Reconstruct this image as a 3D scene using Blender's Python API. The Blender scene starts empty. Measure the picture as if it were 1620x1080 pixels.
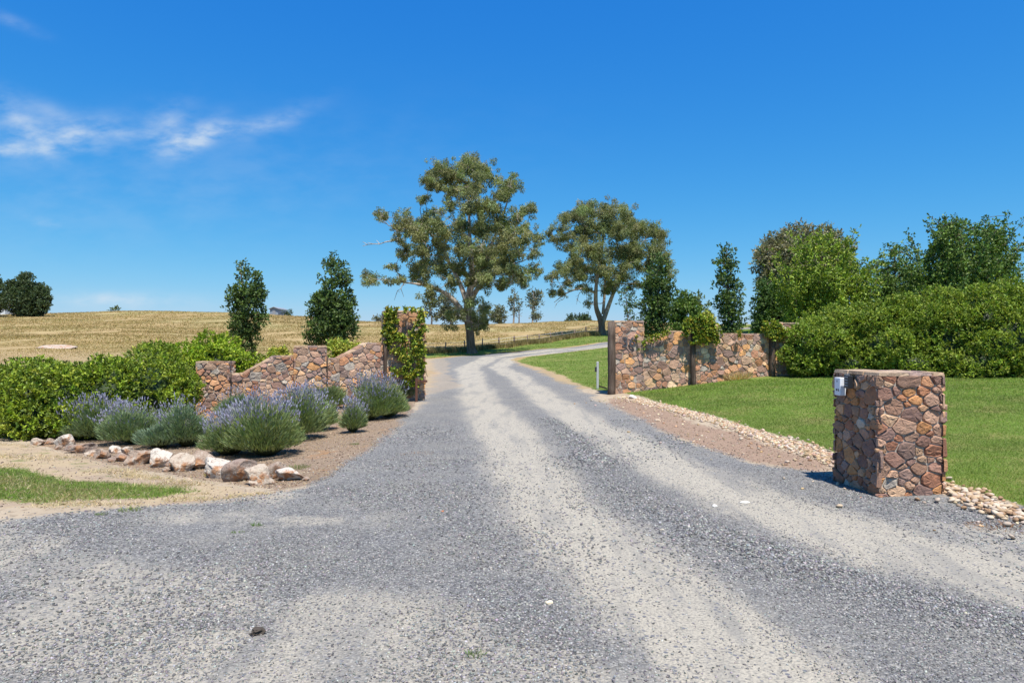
import bpy, math, random
import numpy as np
from mathutils import Vector

random.seed(7)
RNG = np.random.default_rng(11)
scene = bpy.context.scene
COL = scene.collection
F = 1080.0
CAMZ = 1.6

# ------------------------------------------------------------------ helpers
def tag(o, label=None, cat=None, group=None, kind=None):
    if label: o['label'] = label
    if cat: o['category'] = cat
    if group: o['group'] = group
    if kind: o['kind'] = kind
    return o

def empty(name, loc, label=None, cat=None, group=None):
    o = bpy.data.objects.new(name, None)
    o.empty_display_size = 0.2
    COL.objects.link(o)
    o.location = loc
    return tag(o, label, cat, group)

def link_mesh(name, me, mat, parent=None, loc=None):
    if mat is not None and len(me.materials) == 0:
        me.materials.append(mat)
    o = bpy.data.objects.new(name, me)
    COL.objects.link(o)
    if parent is not None:
        o.parent = parent
        p = parent
        off = Vector((0, 0, 0))
        while p is not None:
            off += p.location
            p = p.parent
        o.location = -off        # vertices are given in world coordinates
    elif loc is not None:
        o.location = loc
        me.transform(__import__('mathutils').Matrix.Translation(-Vector(loc)))
    return o

def np_mesh(name, V, Fc, cols=None, smooth=False):
    """V (N,3), Fc (M,k) uniform faces, cols (N,3|4) point colours"""
    V = np.ascontiguousarray(V, dtype=np.float32); Fc = np.ascontiguousarray(Fc, dtype=np.int32)
    me = bpy.data.meshes.new(name)
    n, k = Fc.shape
    me.vertices.add(len(V)); me.vertices.foreach_set('co', V.ravel())
    me.loops.add(n * k); me.loops.foreach_set('vertex_index', Fc.ravel())
    me.polygons.add(n)
    me.polygons.foreach_set('loop_start', np.arange(0, n * k, k, dtype=np.int32))
    me.polygons.foreach_set('loop_total', np.full(n, k, dtype=np.int32))
    if smooth: me.polygons.foreach_set('use_smooth', np.ones(n, dtype=bool))
    if cols is not None:
        c = np.ones((len(V), 4), dtype=np.float32); c[:, :cols.shape[1]] = cols
        a = me.color_attributes.new('Col', 'FLOAT_COLOR', 'POINT'); a.data.foreach_set('color', c.ravel())
    me.update(calc_edges=True)
    return me

class MB:
    """collects mixed polygons"""
    def __init__(s): s.v = []; s.f = []; s.c = []
    def add(s, verts, faces, col=(1, 1, 1)):
        b = len(s.v)
        s.v += [tuple(map(float, p)) for p in verts]
        s.f += [tuple(b + i for i in f) for f in faces]
        if len(col) == 3 and not hasattr(col[0], '__len__'): s.c += [tuple(col)] * len(verts)
        else: s.c += [tuple(x) for x in col]
    def box(s, o, u, v, w, col=(1, 1, 1), jit=0):
        o, u, v, w = map(np.array, (o, u, v, w))
        P = [o, o+u, o+u+v, o+v, o+w, o+u+w, o+u+v+w, o+v+w]
        if jit: P = [p + np.array([random.uniform(-jit, jit) for _ in range(3)]) for p in P]
        s.add(P, [(0,3,2,1),(4,5,6,7),(0,1,5,4),(1,2,6,5),(2,3,7,6),(3,0,4,7)], col)
    def tube(s, pts, rad, n=8, col=(1, 1, 1), cap=True):
        pts = [np.array(p, float) for p in pts]
        rings = []
        ref = np.array([0.3, 0.9, 0.1])
        V = []
        for i, p in enumerate(pts):
            t = pts[min(i+1, len(pts)-1)] - pts[max(i-1, 0)]
            t /= (np.linalg.norm(t) + 1e-9)
            a = np.cross(t, ref); a /= (np.linalg.norm(a) + 1e-9); b = np.cross(t, a)
            for k in range(n):
                an = 2 * math.pi * k / n
                V.append(p + rad[i] * (math.cos(an) * a + math.sin(an) * b))
        Fc = []
        for i in range(len(pts) - 1):
            for k in range(n):
                k2 = (k + 1) % n
                Fc.append((i*n+k, i*n+k2, (i+1)*n+k2, (i+1)*n+k))
        if cap:
            Fc.append(tuple(range(n-1, -1, -1))); Fc.append(tuple((len(pts)-1)*n + k for k in range(n)))
        s.add(V, Fc, col)
    def mesh(s, name, smooth=False):
        me = bpy.data.meshes.new(name)
        me.from_pydata(s.v, [], s.f)
        a = me.color_attributes.new('Col', 'FLOAT_COLOR', 'POINT')
        c = np.ones((len(s.v), 4), dtype=np.float32); c[:, :3] = np.array(s.c)
        a.data.foreach_set('color', c.ravel())
        if smooth: me.polygons.foreach_set('use_smooth', np.ones(len(me.polygons), dtype=bool))
        me.update(calc_edges=True)
        return me
    def build(s, name, mat, parent=None, smooth=False, bevel=0):
        o = link_mesh(name, s.mesh(name, smooth), mat, parent)
        if bevel:
            m = o.modifiers.new('bevel', 'BEVEL'); m.width = bevel; m.segments = 2
        return o

def _hash(ix, iy, iz, seed):
    h = (ix.astype(np.int64) * 374761393 + iy.astype(np.int64) * 668265263 + iz.astype(np.int64) * 2147483647 + seed * 974634777) & 0xFFFFFFFF
    h = ((h ^ (h >> 13)) * 1274126177) & 0xFFFFFFFF
    h = (h ^ (h >> 16)) & 0xFFFFFFFF
    return h / 4294967295.0
def vnoise(P, scale=1.0, seed=0):
    P = np.asarray(P, float) * scale
    if P.shape[1] == 2: P = np.column_stack([P, np.zeros(len(P))])
    i = np.floor(P); f = P - i; f = f * f * (3 - 2 * f); i = i.astype(np.int64)
    r = 0
    for dx in (0, 1):
        for dy in (0, 1):
            for dz in (0, 1):
                w = (f[:,0] if dx else 1-f[:,0]) * (f[:,1] if dy else 1-f[:,1]) * (f[:,2] if dz else 1-f[:,2])
                r = r + w * _hash(i[:,0]+dx, i[:,1]+dy, i[:,2]+dz, seed)
    return r * 2 - 1
def fbm(P, scale=1.0, seed=0, octv=3):
    r = 0; a = 1; t = 0
    for o in range(octv):
        r = r + a * vnoise(P, scale * 2 ** o, seed + o * 17); t += a; a *= 0.5
    return r / t

def norm(a): return a / (np.linalg.norm(a, axis=-1, keepdims=True) + 1e-9)
def sstep(x, a, b):
    t = np.clip((x - a) / (b - a), 0, 1); return t * t * (3 - 2 * t)

# ------------------------------------------------------------------ terrain
KN = {
 -900: [(2.5,0),(13,-.1),(30,.3),(40,.5),(60,1.7),(90,3.8),(125,6.0),(150,7.0),(200,5.5),(400,0),(1500,-5)],
 0:    [(2.5,0),(8,-.03),(13,-.2),(20,-.15),(30,.2),(40,.49),(60,1.6),(90,3.7),(125,6.2),(150,7.6),(200,6),(400,0),(1500,-5)],
 200:  [(2.5,0),(7,-.02),(10,-.17),(17,-.26),(28,.05),(40,.41),(60,1.3),(90,3.4),(125,6.2),(150,8.5),(200,7),(400,0),(1500,-5)],
 400:  [(2.5,0),(7,-.02),(9,-.12),(17,-.22),(28,0),(40,.3),(60,.93),(90,2.85),(125,5.9),(150,8.1),(200,7),(400,0),(1500,-5)],
 570:  [(2.5,0),(8,0),(10,-.04),(17,-.1),(28,0),(40,.12),(60,.6),(90,2.2),(125,4.85),(145,6.2),(200,5),(400,0),(1500,-5)],
 700:  [(2.5,0),(20,0),(40,.05),(55,.3),(62,.45),(70,.95),(90,2.2),(120,4.05),(140,4.95),(200,3.5),(400,0),(1500,-5)],
 800:  [(2.5,0),(20,0),(40,.1),(55,.5),(62,.72),(70,1.05),(90,2.35),(120,4.4),(140,5.36),(200,4),(400,0),(1500,-5)],
 960:  [(2.5,0),(20,0),(28,.1),(40,.41),(57,1.07),(62,1.23),(66,1.42),(75,1.88),(86,2.4),(110,4.1),(140,6.1),(200,4.5),(400,0),(1500,-5)],
 1080: [(2.5,0),(13,0),(16,.07),(20.5,.3),(40,1.1),(60,1.9),(75,2.6),(100,3.6),(150,5.5),(200,4.5),(400,0),(1500,-5)],
 1190: [(2.5,0),(11.5,0),(14.5,.2),(20.8,.54),(40,1.7),(60,2.5),(75,3.1),(100,4),(150,5),(200,4.5),(400,0),(1500,-5)],
 1400: [(2.5,0),(8,0),(10.5,.12),(14,.33),(20,.56),(30,1.1),(60,2.8),(100,4),(150,5),(200,4.5),(400,0),(1500,-5)],
 1620: [(2.5,0),(6.4,0),(9.5,.19),(14,.45),(18,.62),(30,1.2),(60,2.9),(100,4),(150,5),(200,4.5),(400,0),(1500,-5)],
 2500: [(2.5,0),(5,0),(7.5,.19),(12,.45),(18,.7),(30,1.2),(60,2.9),(100,4),(150,5),(200,4.5),(400,0),(1500,-5)],
}
_pc = sorted(KN); _U = np.array([(p - 810) / F for p in _pc])
_TU = np.linspace(_U[0], _U[-1], 400)
_TL = np.linspace(math.log(2.5), math.log(1500), 500)
_rows = np.array([np.interp(_TL, [math.log(a) for a, b in KN[p]], [b for a, b in KN[p]]) for p in _pc])
_TAB = np.array([np.interp(_TU, _U, _rows[:, j]) for j in range(len(_TL))]).T
def _blur(A, ax, r):
    k = np.hanning(2 * r + 3)[1:-1]; k /= k.sum()
    Ap = np.pad(A, [(r, r) if i == ax else (0, 0) for i in range(2)], mode='edge')
    return np.apply_along_axis(lambda m: np.convolve(m, k, 'valid'), ax, Ap)
_TAB = _blur(_blur(_TAB, 0, 9), 1, 7)
def tz(x, Y):
    x = np.atleast_1d(np.asarray(x, float)); Y = np.atleast_1d(np.asarray(Y, float))
    Yc = np.clip(Y, 2.5, 1499)
    u = np.clip(x / Yc, _TU[0] + 1e-6, _TU[-1] - 1e-6)
    a = (u - _TU[0]) / (_TU[1] - _TU[0]); b = (np.log(Yc) - _TL[0]) / (_TL[1] - _TL[0])
    i = np.clip(a.astype(int), 0, len(_TU)-2); j = np.clip(b.astype(int), 0, len(_TL)-2); fa = a - i; fb = b - j
    z = (_TAB[i,j]*(1-fa)*(1-fb) + _TAB[i+1,j]*fa*(1-fb) + _TAB[i,j+1]*(1-fa)*fb + _TAB[i+1,j+1]*fa*fb)
    return np.where(Y < 2.5, z * np.clip((Y + 2) / 4.5, 0, 1), z)
def tz1(x, Y): return float(tz(x, Y)[0])
def G(px, py):
    """ground point seen where the photo has (px,py)"""
    u = (px - 810) / F; Ys = np.exp(np.linspace(math.log(2.6), math.log(260), 4000))
    zr = CAMZ - (py - 540) / F * Ys
    d = zr - tz(u * Ys, Ys)
    k = np.argmax(d <= 0) if (d <= 0).any() else len(Ys) - 1
    return (u * Ys[k], Ys[k])
def W(px, py, Y): return ((px - 810) / F * Y, Y, CAMZ - (py - 540) / F * Y)

def sdist(X, Y, poly):
    """signed distance, positive inside"""
    P = np.array(poly, float); d = np.full(X.shape, 1e9); ins = np.zeros(X.shape, bool)
    for i in range(len(P)):
        x1, y1 = P[i-1]; x2, y2 = P[i]
        ex, ey = x2-x1, y2-y1; t = np.clip(((X-x1)*ex + (Y-y1)*ey) / (ex*ex+ey*ey+1e-12), 0, 1)
        d = np.minimum(d, np.hypot(X-x1-t*ex, Y-y1-t*ey))
        c = ((y1 > Y) != (y2 > Y)); 
        with np.errstate(divide='ignore', invalid='ignore'):
            xi = x1 + (Y - y1) * ex / (ey if abs(ey) > 1e-12 else 1e-12)
        ins ^= c & (X < xi)
    return np.where(ins, d, -d)
def ldist(X, Y, line, wid=None):
    """distance to a polyline minus local half width"""
    d = np.full(X.shape, 1e9)
    for i in range(1, len(line)):
        x1, y1 = line[i-1][:2]; x2, y2 = line[i][:2]
        ex, ey = x2-x1, y2-y1; t = np.clip(((X-x1)*ex + (Y-y1)*ey) / (ex*ex+ey*ey+1e-12), 0, 1)
        w = 0 if len(line[i]) < 3 else line[i-1][2] + t * (line[i][2] - line[i-1][2])
        d = np.minimum(d, np.hypot(X-x1-t*ex, Y-y1-t*ey) - w)
    return d

DRIVE = [(-2.1,10.2),(-2.35,15.7),(-2.7,21.6),(-3.7,34.6),(-5.4,46),(-6.0,51),(-4.2,55.5),(-.9,58.5),(4,62),(9.2,66),(26,78),(40,86),(60,96),
         (60,90),(40,79),(25,71.5),(8.3,58),(4.15,54),(.9,50),(0,46),(1.3,34.6),(2.2,21.6),(2.5,15.7),(2.75,10.8),(3.2,9),(3.75,8.4),(4.6,6.9),(6,5.8),(14,3.5),
         (14,-35),(-35,-35),(-35,7.5),(-9,7.0),(-4.6,6.25),(-3.1,6.9),(-2.3,7.55)]
PEB = [G(*p) for p in [(985,628),(1010,633),(1060,646),(1120,663),(1190,684),(1260,706),(1320,727),(1420,752),(1500,777),(1560,797),(1620,817),(1750,860)]]
LAWN_R = [G(*p) for p in [(1016,626),(1062,640),(1122,656),(1195,676),(1264,697),(1324,716),(1424,740),(1500,763),(1560,782),(1620,800),(1800,850)]] + [(30,9),(60,40),(45,75),(26,71),(8.6,57.5),(4.3,53.6),(1.3,49.6),(.4,45.7),(1.8,35),(2.7,22),(3.3,20.2)]
VERGE = [(-6.6,52.5),(-4.2,56.5),(-.9,59.5),(4,63),(9.2,67),(26,79),(40,87),(60,97),(60,125),(26,96),(10,84),(3,76),(-1,70),(-8,61.5),(-14,57)]
PATCH = [G(*p) for p in [(-60,738),(40,740),(110,758),(200,762),(290,770),(312,778),(240,790),(120,792),(60,797),(-60,790)]]
BED = [G(*p) for p in [(60,706),(240,745),(440,775),(520,762),(600,712),(655,655),(668,622),(600,610),(500,625),(320,660),(60,690)]]
RED = [G(*p) for p in [(955,628),(1010,634),(1120,672),(1250,712),(1318,734),(1300,752),(1180,730),(1080,696),(1000,668)]]
STRAWL = [G(*p) for p in [(-80,700),(60,706),(240,750),(380,775),(470,785),(310,800),(120,800),(-80,806)]]
EDGE = [(-1.6,24),(-2.6,20.5),(-3.0,21.6),(-4.1,34.6),(-6.2,46),(-8,52),(-5,52),(-4.2,46),(-3.2,34)]
T1 = [(1.25,3.2,.42),(.95,4.2,.42),(.75,5,.40),(.40,6.65,.40),(.05,10.8,.45),(-.75,18,.45),(-1.75,28.8,.5),(-2.6,40,.6),(-1.5,52,.7),(3,58.5,.8),(9,62,.9),(25,74.5,1)]
T2 = [(6.5,2.8,.9),(4.0,4.2,.75),(3.0,5.2,.55),(2.4,6.65,.42),(1.85,10.2,.38),(1.2,16,.4),(.35,28.8,.4),(-.8,40,.5),(0,49,.5),(4,56,.6),(9,59.5,.6)]
T4 = [(-7,6.0,.2),(-4.6,5.6,.3),(-2.6,4.5,.35),(-.9,3.9,.3),(.6,3.1,.2)]
T5 = [(-2.9,3.9,.35),(-1.2,3.2,.4),(0,2.4,.4)]
T3 = [(-6,5.9,.25),(-3.2,4.5,.3),(-1.7,3.9,.3),(0,3.0,.4),(2,1.5,.5)]
WIND = [(3.3,3.0,.12),(2.3,4.3,.13),(1.65,5.6,.14),(1.2,7.5,.14),(.95,10.8,.12),(.25,20,.1)]

def masks(X, Y):
    X = np.asarray(X, float); Y = np.asarray(Y, float)
    P = np.column_stack([X, Y])
    jit = fbm(P, 0.9, 3, 4) * 0.35 * np.clip(Y / 12, .6, 2.5)
    k = np.clip(Y / 12, .7, 5)
    m = {}
    m['drive'] = np.clip(.5 + (sdist(X, Y, DRIVE) + jit * .6) / (1.1 * np.clip(Y/12, .6, 1.6)), 0, 1)
    tr = np.minimum(ldist(X, Y, T1), ldist(X, Y, T2)) + .1
    streak = fbm(np.column_stack([X - .1*Y, Y * .25]), 1.6, 9, 4)
    tr3 = np.minimum(ldist(X, Y, T4), ldist(X, Y, T5)) + streak * .45
    m['track'] = np.maximum(np.clip(.68 - (tr + streak * .16) / .8, 0, 1), np.clip(.42 - tr3 / .9, 0, .52))
    # patches of fines where the junction is worn
    pn = fbm(np.column_stack([X * .55 + Y * .25, Y * 1.0]), .9, 21, 4)
    m['track'] = np.maximum(m['track'], np.clip((pn - .02) * 1.5, 0, .55) * sstep(-X + .6 * (6 - Y), -.5, 2.0) * (Y < 14))
    m['track'] = np.maximum(m['track'], np.clip((pn + .2) * 1.3, 0, .62) * sstep(X, 2.6, 4.2) * (Y < 9))
    m['lawn'] = np.maximum(np.clip(.5 + (sdist(X, Y, LAWN_R) + jit * .25) / (.35 * k), 0, 1),
                np.maximum(np.clip(.5 + (sdist(X, Y, VERGE) + jit) / (1.0), 0, 1),
                           np.clip(.42 + (sdist(X, Y, PATCH) + jit * .5) / .7, 0, 1)))
    m['bed'] = np.clip(.5 + (sdist(X, Y, BED) + jit * .4) / .5, 0, 1)
    m['red'] = np.clip(.45 + (sdist(X, Y, RED) + jit * .8) / 1.0, 0, 1)
    m['straw'] = np.maximum(np.clip(.5 + (sdist(X, Y, STRAWL) + jit * .6) / .6, 0, 1), np.clip(.5 + (sdist(X, Y, EDGE) + jit * .7) / .8, 0, 1))
    pad = sstep(Y - 21 - .0 * X, 0, 3) * (X < 60)
    lawnside = sdist(X, Y, LAWN_R)
    m['paddock'] = pad * (1 - np.clip(lawnside * 2, 0, 1))
    # beyond the left hedge the paddock starts nearer
    m['paddock'] = np.maximum(m['paddock'], sstep(-X / np.maximum(Y, 1), .45, .55) * sstep(Y, 15, 17))
    return m

def micro(X, Y):
    P = np.column_stack([X, Y])
    z = fbm(P, .35, 5, 3) * .03 * np.clip((Y - 3) / 10, .2, 3)
    z += np.where(Y > 26, fbm(P, .12, 31, 3) * .22 * sstep(Y, 26, 60) * (sdist(X, Y, DRIVE) < -2.0), 0)
    return z
def gz(X, Y):
    X = np.atleast_1d(np.asarray(X, float)); Y = np.atleast_1d(np.asarray(Y, float))
    z = tz(X, Y) + micro(X, Y)
    near = Y < 40
    w = np.exp(-(np.maximum(ldist(X, Y, WIND), 0) / .16) ** 2) * .045 * near
    t = np.minimum(ldist(X, Y, T1), ldist(X, Y, T2))
    return z + w - .02 * np.exp(-(np.maximum(t, 0) / .2) ** 2) * near
def gz1(x, Y): return float(gz(x, Y)[0])

# ------------------------------------------------------------------ materials
class NT:
    def __init__(s, name):
        s.m = bpy.data.materials.new(name); s.m.use_nodes = True
        s.t = s.m.node_tree; s.t.nodes.clear()
    def n(s, typ, **kw):
        nd = s.t.nodes.new(typ)
        for k, v in kw.items():
            if k.startswith('i_'):
                nd.inputs[k[2:].replace('_', ' ')].default_value = v
            else: setattr(nd, k, v)
        return nd
    def l(s, a, b): s.t.links.new(a, b)
    def val(s, x, sock):
        if hasattr(x, 'links') or hasattr(x, 'is_output'): s.l(x, sock)
        else: sock.default_value = x
    def math(s, op, a, b=0.0, c=0.0, clamp=False):
        nd = s.n('ShaderNodeMath', operation=op); nd.use_clamp = clamp
        s.val(a, nd.inputs[0]); s.val(b, nd.inputs[1]); s.val(c, nd.inputs[2]); return nd.outputs[0]
    def mix(s, f, a, b, mode='MIX'):
        nd = s.n('ShaderNodeMix', data_type='RGBA', blend_type=mode)
        s.val(f, nd.inputs[0]); s.val(a if not isinstance(a, tuple) else (*a, 1), nd.inputs[6]); s.val(b if not isinstance(b, tuple) else (*b, 1), nd.inputs[7])
        return nd.outputs[2]
    def noise(s, vec, scale, detail=4, rough=.6, out=0):
        nd = s.n('ShaderNodeTexNoise'); nd.inputs['Scale'].default_value = scale; nd.inputs['Detail'].default_value = detail
        nd.inputs['Roughness'].default_value = rough
        if vec is not None: s.l(vec, nd.inputs['Vector'])
        return nd.outputs[out]
    def ramp(s, f, stops):
        nd = s.n('ShaderNodeValToRGB'); cr = nd.color_ramp
        while len(cr.elements) > 1: cr.elements.remove(cr.elements[-1])
        for i, (p, c) in enumerate(stops):
            e = cr.elements[0] if i == 0 else cr.elements.new(p)
            e.position = p; e.color = (*c, 1) if len(c) == 3 else c
        s.l(f, nd.inputs[0]); return nd.outputs[0]
    def smooth(s, x, lo, hi):
        nd = s.n('ShaderNodeMapRange', interpolation_type='SMOOTHSTEP'); s.val(x, nd.inputs[0])
        nd.inputs[1].default_value = lo; nd.inputs[2].default_value = hi; return nd.outputs[0]
    def bsdf(s, col, rough=.8, spec=.3, bump=None, bstr=.5, bdist=.01, metal=0):
        b = s.n('ShaderNodeBsdfPrincipled'); s.val(col if not isinstance(col, tuple) else (*col, 1), b.inputs['Base Color'])
        s.val(rough, b.inputs['Roughness']); b.inputs['Specular IOR Level'].default_value = spec; b.inputs['Metallic'].default_value = metal
        if bump is not None:
            bp = s.n('ShaderNodeBump'); bp.inputs['Strength'].default_value = bstr; bp.inputs['Distance'].default_value = bdist
            s.l(bump, bp.inputs['Height']); s.l(bp.outputs[0], b.inputs['Normal'])
        return b
    def out(s, sh):
        o = s.n('ShaderNodeOutputMaterial'); s.l(sh, o.inputs[0]); return s.m

def mat_ground():
    t = NT('ground_mix')
    geo = t.n('ShaderNodeNewGeometry'); pos = geo.outputs['Position']
    a1 = t.n('ShaderNodeAttribute', attribute_name='M1'); a2 = t.n('ShaderNodeAttribute', attribute_name='M2')
    s1 = t.n('ShaderNodeSeparateColor'); t.l(a1.outputs['Color'], s1.inputs[0])
    s2 = t.n('ShaderNodeSeparateColor'); t.l(a2.outputs['Color'], s2.inputs[0])
    drive, track, lawn = s1.outputs; bed, straw, red = s2.outputs; paddock = a2.outputs['Alpha']
    nfine = t.noise(pos, 9, 6, .7); nmid = t.noise(pos, 1.3, 5, .6); nbig = t.noise(pos, .16, 4, .55); nvf = t.noise(pos, 55, 4, .7)
    jf = t.math('MULTIPLY', t.math('SUBTRACT', nfine, .5), .75)
    def th(w, lo=.4, hi=.6, amt=1.0): return t.smooth(t.math('ADD', w, t.math('MULTIPLY', jf, amt)), lo, hi)
    # stones
    def vor(scale):
        v = t.n('ShaderNodeTexVoronoi', feature='F1'); v.inputs['Scale'].default_value = scale; v.inputs['Randomness'].default_value = 1
        t.l(pos, v.inputs['Vector']); return v
    v1 = vor(62); v2 = vor(30)
    cell = t.n('ShaderNodeSeparateColor'); t.l(v1.outputs['Color'], cell.inputs[0])
    cell2 = t.n('ShaderNodeSeparateColor'); t.l(v2.outputs['Color'], cell2.inputs[0])
    gr = t.ramp(cell.outputs[0], [(0, (.105,.104,.105)), (.35, (.197,.193,.19)), (.7, (.29,.282,.268)), (.93, (.365,.35,.325)), (1, (.48,.46,.42))])
    gap = t.smooth(v1.outputs['Distance'], .25, .62)
    gr = t.mix(t.math('MULTIPLY', gap, .55), gr, (.07,.07,.072))
    gr = t.mix(t.smooth(nmid, .35, .75), gr, t.mix(.5, gr, (.25,.235,.205)))
    sparse = t.math('GREATER_THAN', cell2.outputs[1], .86)
    tk = t.mix(nfine, (.335,.30,.24), (.46,.415,.335))
    smp = t.n('ShaderNodeMapping'); smp.inputs['Rotation'].default_value = (0, 0, -.09); smp.inputs['Scale'].default_value = (1, .16, 1); t.l(pos, smp.inputs['Vector'])
    strk = t.noise(smp.outputs[0], 3.2, 5, .65)
    tk = t.mix(t.math('MULTIPLY', t.smooth(strk, .48, .66), .7), tk, (.23,.22,.20))
    tk = t.mix(t.smooth(nvf, .42, .66), tk, (.21,.195,.17))
    tk = t.mix(t.math('MULTIPLY', sparse, t.smooth(v2.outputs['Distance'], .45, .3)), tk, (.15,.15,.16))
    bedc = t.mix(nfine, (.16,.11,.075), (.34,.26,.185)); bedc = t.mix(t.smooth(nvf, .5, .68), bedc, (.10,.065,.04))
    bedc = t.mix(t.smooth(nmid, .58, .75), bedc, (.30,.16,.07))
    base = t.mix(nmid, (.30,.235,.165), (.44,.36,.26)); base = t.mix(t.smooth(nfine, .5, .7), base, (.2,.15,.1))
    strc = t.mix(nfine, (.31,.23,.135), (.45,.36,.24)); strc = t.mix(t.smooth(nvf, .5, .7), strc, (.28,.19,.11))
    strc = t.mix(t.smooth(nmid, .42, .6), strc, t.mix(nfine, (.25,.18,.12), (.38,.30,.22)))
    strc = t.mix(t.math('MULTIPLY', t.smooth(t.noise(pos, 2.7, 4, .6), .56, .7), .8), strc, (.16,.17,.06))
    redc = t.mix(nfine, (.20,.13,.09), (.37,.265,.19)); redc = t.mix(t.smooth(nvf, .5, .7), redc, (.13,.08,.055))
    lawnc = t.mix(t.noise(pos, 30, 4, .7), (.09,.13,.022), (.14,.185,.035)); lawnc = t.mix(t.smooth(nmid, .45, .75), lawnc, (.22,.20,.07))
    # paddock: long stretched swathes of dry grass
    mp = t.n('ShaderNodeMapping'); mp.inputs['Scale'].default_value = (1.0, .3, 1.0); t.l(pos, mp.inputs['Vector'])
    pn = t.noise(mp.outputs[0], .5, 8, .68)
    padc = t.ramp(pn, [(.3, (.24,.17,.075)), (.5, (.31,.225,.105)), (.7, (.38,.28,.14))])
    padc = t.mix(t.smooth(nbig, .48, .66), padc, t.mix(.55, padc, (.27,.19,.08)))
    padc = t.mix(t.smooth(t.noise(mp.outputs[0], 2.2, 6, .75), .56, .7), padc, (.23,.18,.085))
    padc = t.mix(t.math('MULTIPLY', t.smooth(t.noise(pos, .06, 4, .55), .46, .64), .6), padc, (.25,.225,.09))
    sx = t.n('ShaderNodeSeparateXYZ'); t.l(pos, sx.inputs[0])
    padc = t.mix(t.math('MULTIPLY', t.smooth(t.math('ADD', sx.outputs[1], t.math('MULTIPLY', nbig, 14)), 58, 46), .7), padc, t.mix(nfine, (.26,.18,.105), (.40,.30,.19)))
    c = base
    c = t.mix(th(paddock), c, padc)
    c = t.mix(th(straw), c, strc)
    c = t.mix(th(bed), c, bedc)
    c = t.mix(th(red), c, redc)
    c = t.mix(th(lawn), c, lawnc)
    gt = t.mix(t.math('MULTIPLY', th(t.math('ADD', track, t.math('MULTIPLY', t.math('SUBTRACT', .5, strk), .55)), .2, .72, .8), .97), gr, tk)
    # dusting of dirt into the stones at the road edge
    gt = t.mix(t.math('MULTIPLY', th(straw, .45, .75), .5), gt, base)
    c = t.mix(th(drive), c, gt)
    h = t.math('ADD', t.math('MULTIPLY', t.math('SUBTRACT', 1.0, v1.outputs['Distance']), t.math('MULTIPLY', drive, t.math('SUBTRACT', 1.15, track))), t.math('MULTIPLY', nvf, .9))
    h = t.math('ADD', h, nfine)
    b = t.bsdf(c, .92, .15, h, .85, .014)
    return t.out(b.outputs[0])

def mat_col(name, rough=.8, spec=.25, nscale=20, namt=.35, bstr=.5, bdist=.01, trans=0, coords='Object'):
    t = NT(name)
    a = t.n('ShaderNodeAttribute', attribute_name='Col')
    tc = t.n('ShaderNodeTexCoord')
    nz = t.noise(tc.outputs[coords], nscale, 6, .65)
    c = t.mix(1.0, a.outputs['Color'], t.ramp(nz, [(.3, (1-namt,)*3), (.5, (1.,)*3), (.7, (1+namt,)*3)]), 'MULTIPLY')
    b = t.bsdf(c, rough, spec, nz if bstr else None, bstr, bdist)
    if trans:
        tr = t.n('ShaderNodeBsdfTranslucent'); t.l(t.mix(1.0, c, (1.25, 1.3, .5), 'MULTIPLY'), tr.inputs[0])
        ms = t.n('ShaderNodeMixShader'); ms.inputs[0].default_value = trans
        t.l(b.outputs[0], ms.inputs[1]); t.l(tr.outputs[0], ms.inputs[2]); return t.out(ms.outputs[0])
    return t.out(b.outputs[0])

def mat_stone(name='fieldstone'):
    t = NT(name)
    a = t.n('ShaderNodeAttribute', attribute_name='Col'); tc = t.n('ShaderNodeTexCoord'); P = tc.outputs['Object']
    n1 = t.noise(P, 7, 7, .7); n2 = t.noise(P, 26, 6, .7); n3 = t.noise(P, 90, 4, .7)
    c = t.mix(1.0, a.outputs['Color'], t.ramp(n1, [(.3, (.72,.68,.68)), (.5, (1,1,1)), (.72, (1.4,1.3,1.2))]), 'MULTIPLY')
    c = t.mix(t.math('MULTIPLY', t.smooth(n2, .54, .68), .3), c, (.40,.22,.12))
    c = t.mix(t.math('MULTIPLY', t.smooth(n2, .46, .34), .35), c, (.15,.10,.095))
    c = t.mix(t.math('MULTIPLY', t.smooth(n3, .6, .75), .35), c, (.52,.43,.33))
    h = t.math('ADD', t.math('MULTIPLY', n1, 1.0), t.math('ADD', t.math('MULTIPLY', n2, .7), t.math('MULTIPLY', n3, .2)))
    b = t.bsdf(c, .82, .25, h, .8, .03)
    return t.out(b.outputs[0])
def mat_rock():
    t = NT('quartz_rock')
    a = t.n('ShaderNodeAttribute', attribute_name='Col'); tc = t.n('ShaderNodeTexCoord'); P = tc.outputs['Object']
    n1 = t.noise(P, 3.6, 6, .7); n2 = t.noise(P, 14, 6, .7)
    c = t.mix(t.smooth(n1, .52, .62), a.outputs['Color'], (.38,.19,.09))
    c = t.mix(t.math('MULTIPLY', t.smooth(n2, .53, .63), .75), c, (.20,.13,.10))
    c = t.mix(t.math('MULTIPLY', t.smooth(n2, .45, .36), .5), c, (.56,.50,.42))
    b = t.bsdf(c, .8, .3, t.math('ADD', n1, t.math('MULTIPLY', n2, .8)), .9, .05)
    return t.out(b.outputs[0])
def mat_bark(name, ca, cb, cc):
    t = NT(name); tc = t.n('ShaderNodeTexCoord'); mp = t.n('ShaderNodeMapping'); mp.inputs['Scale'].default_value = (4, 4, .7)
    t.l(tc.outputs['Object'], mp.inputs[0])
    n = t.noise(mp.outputs[0], 1.6, 7, .7)
    c = t.ramp(n, [(.35, cb), (.5, ca), (.68, cc)])
    a = t.n('ShaderNodeAttribute', attribute_name='Col')
    c = t.mix(1.0, c, a.outputs['Color'], 'MULTIPLY')
    return t.out(t.bsdf(c, .9, .15, n, .8, .04).outputs[0])
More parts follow.
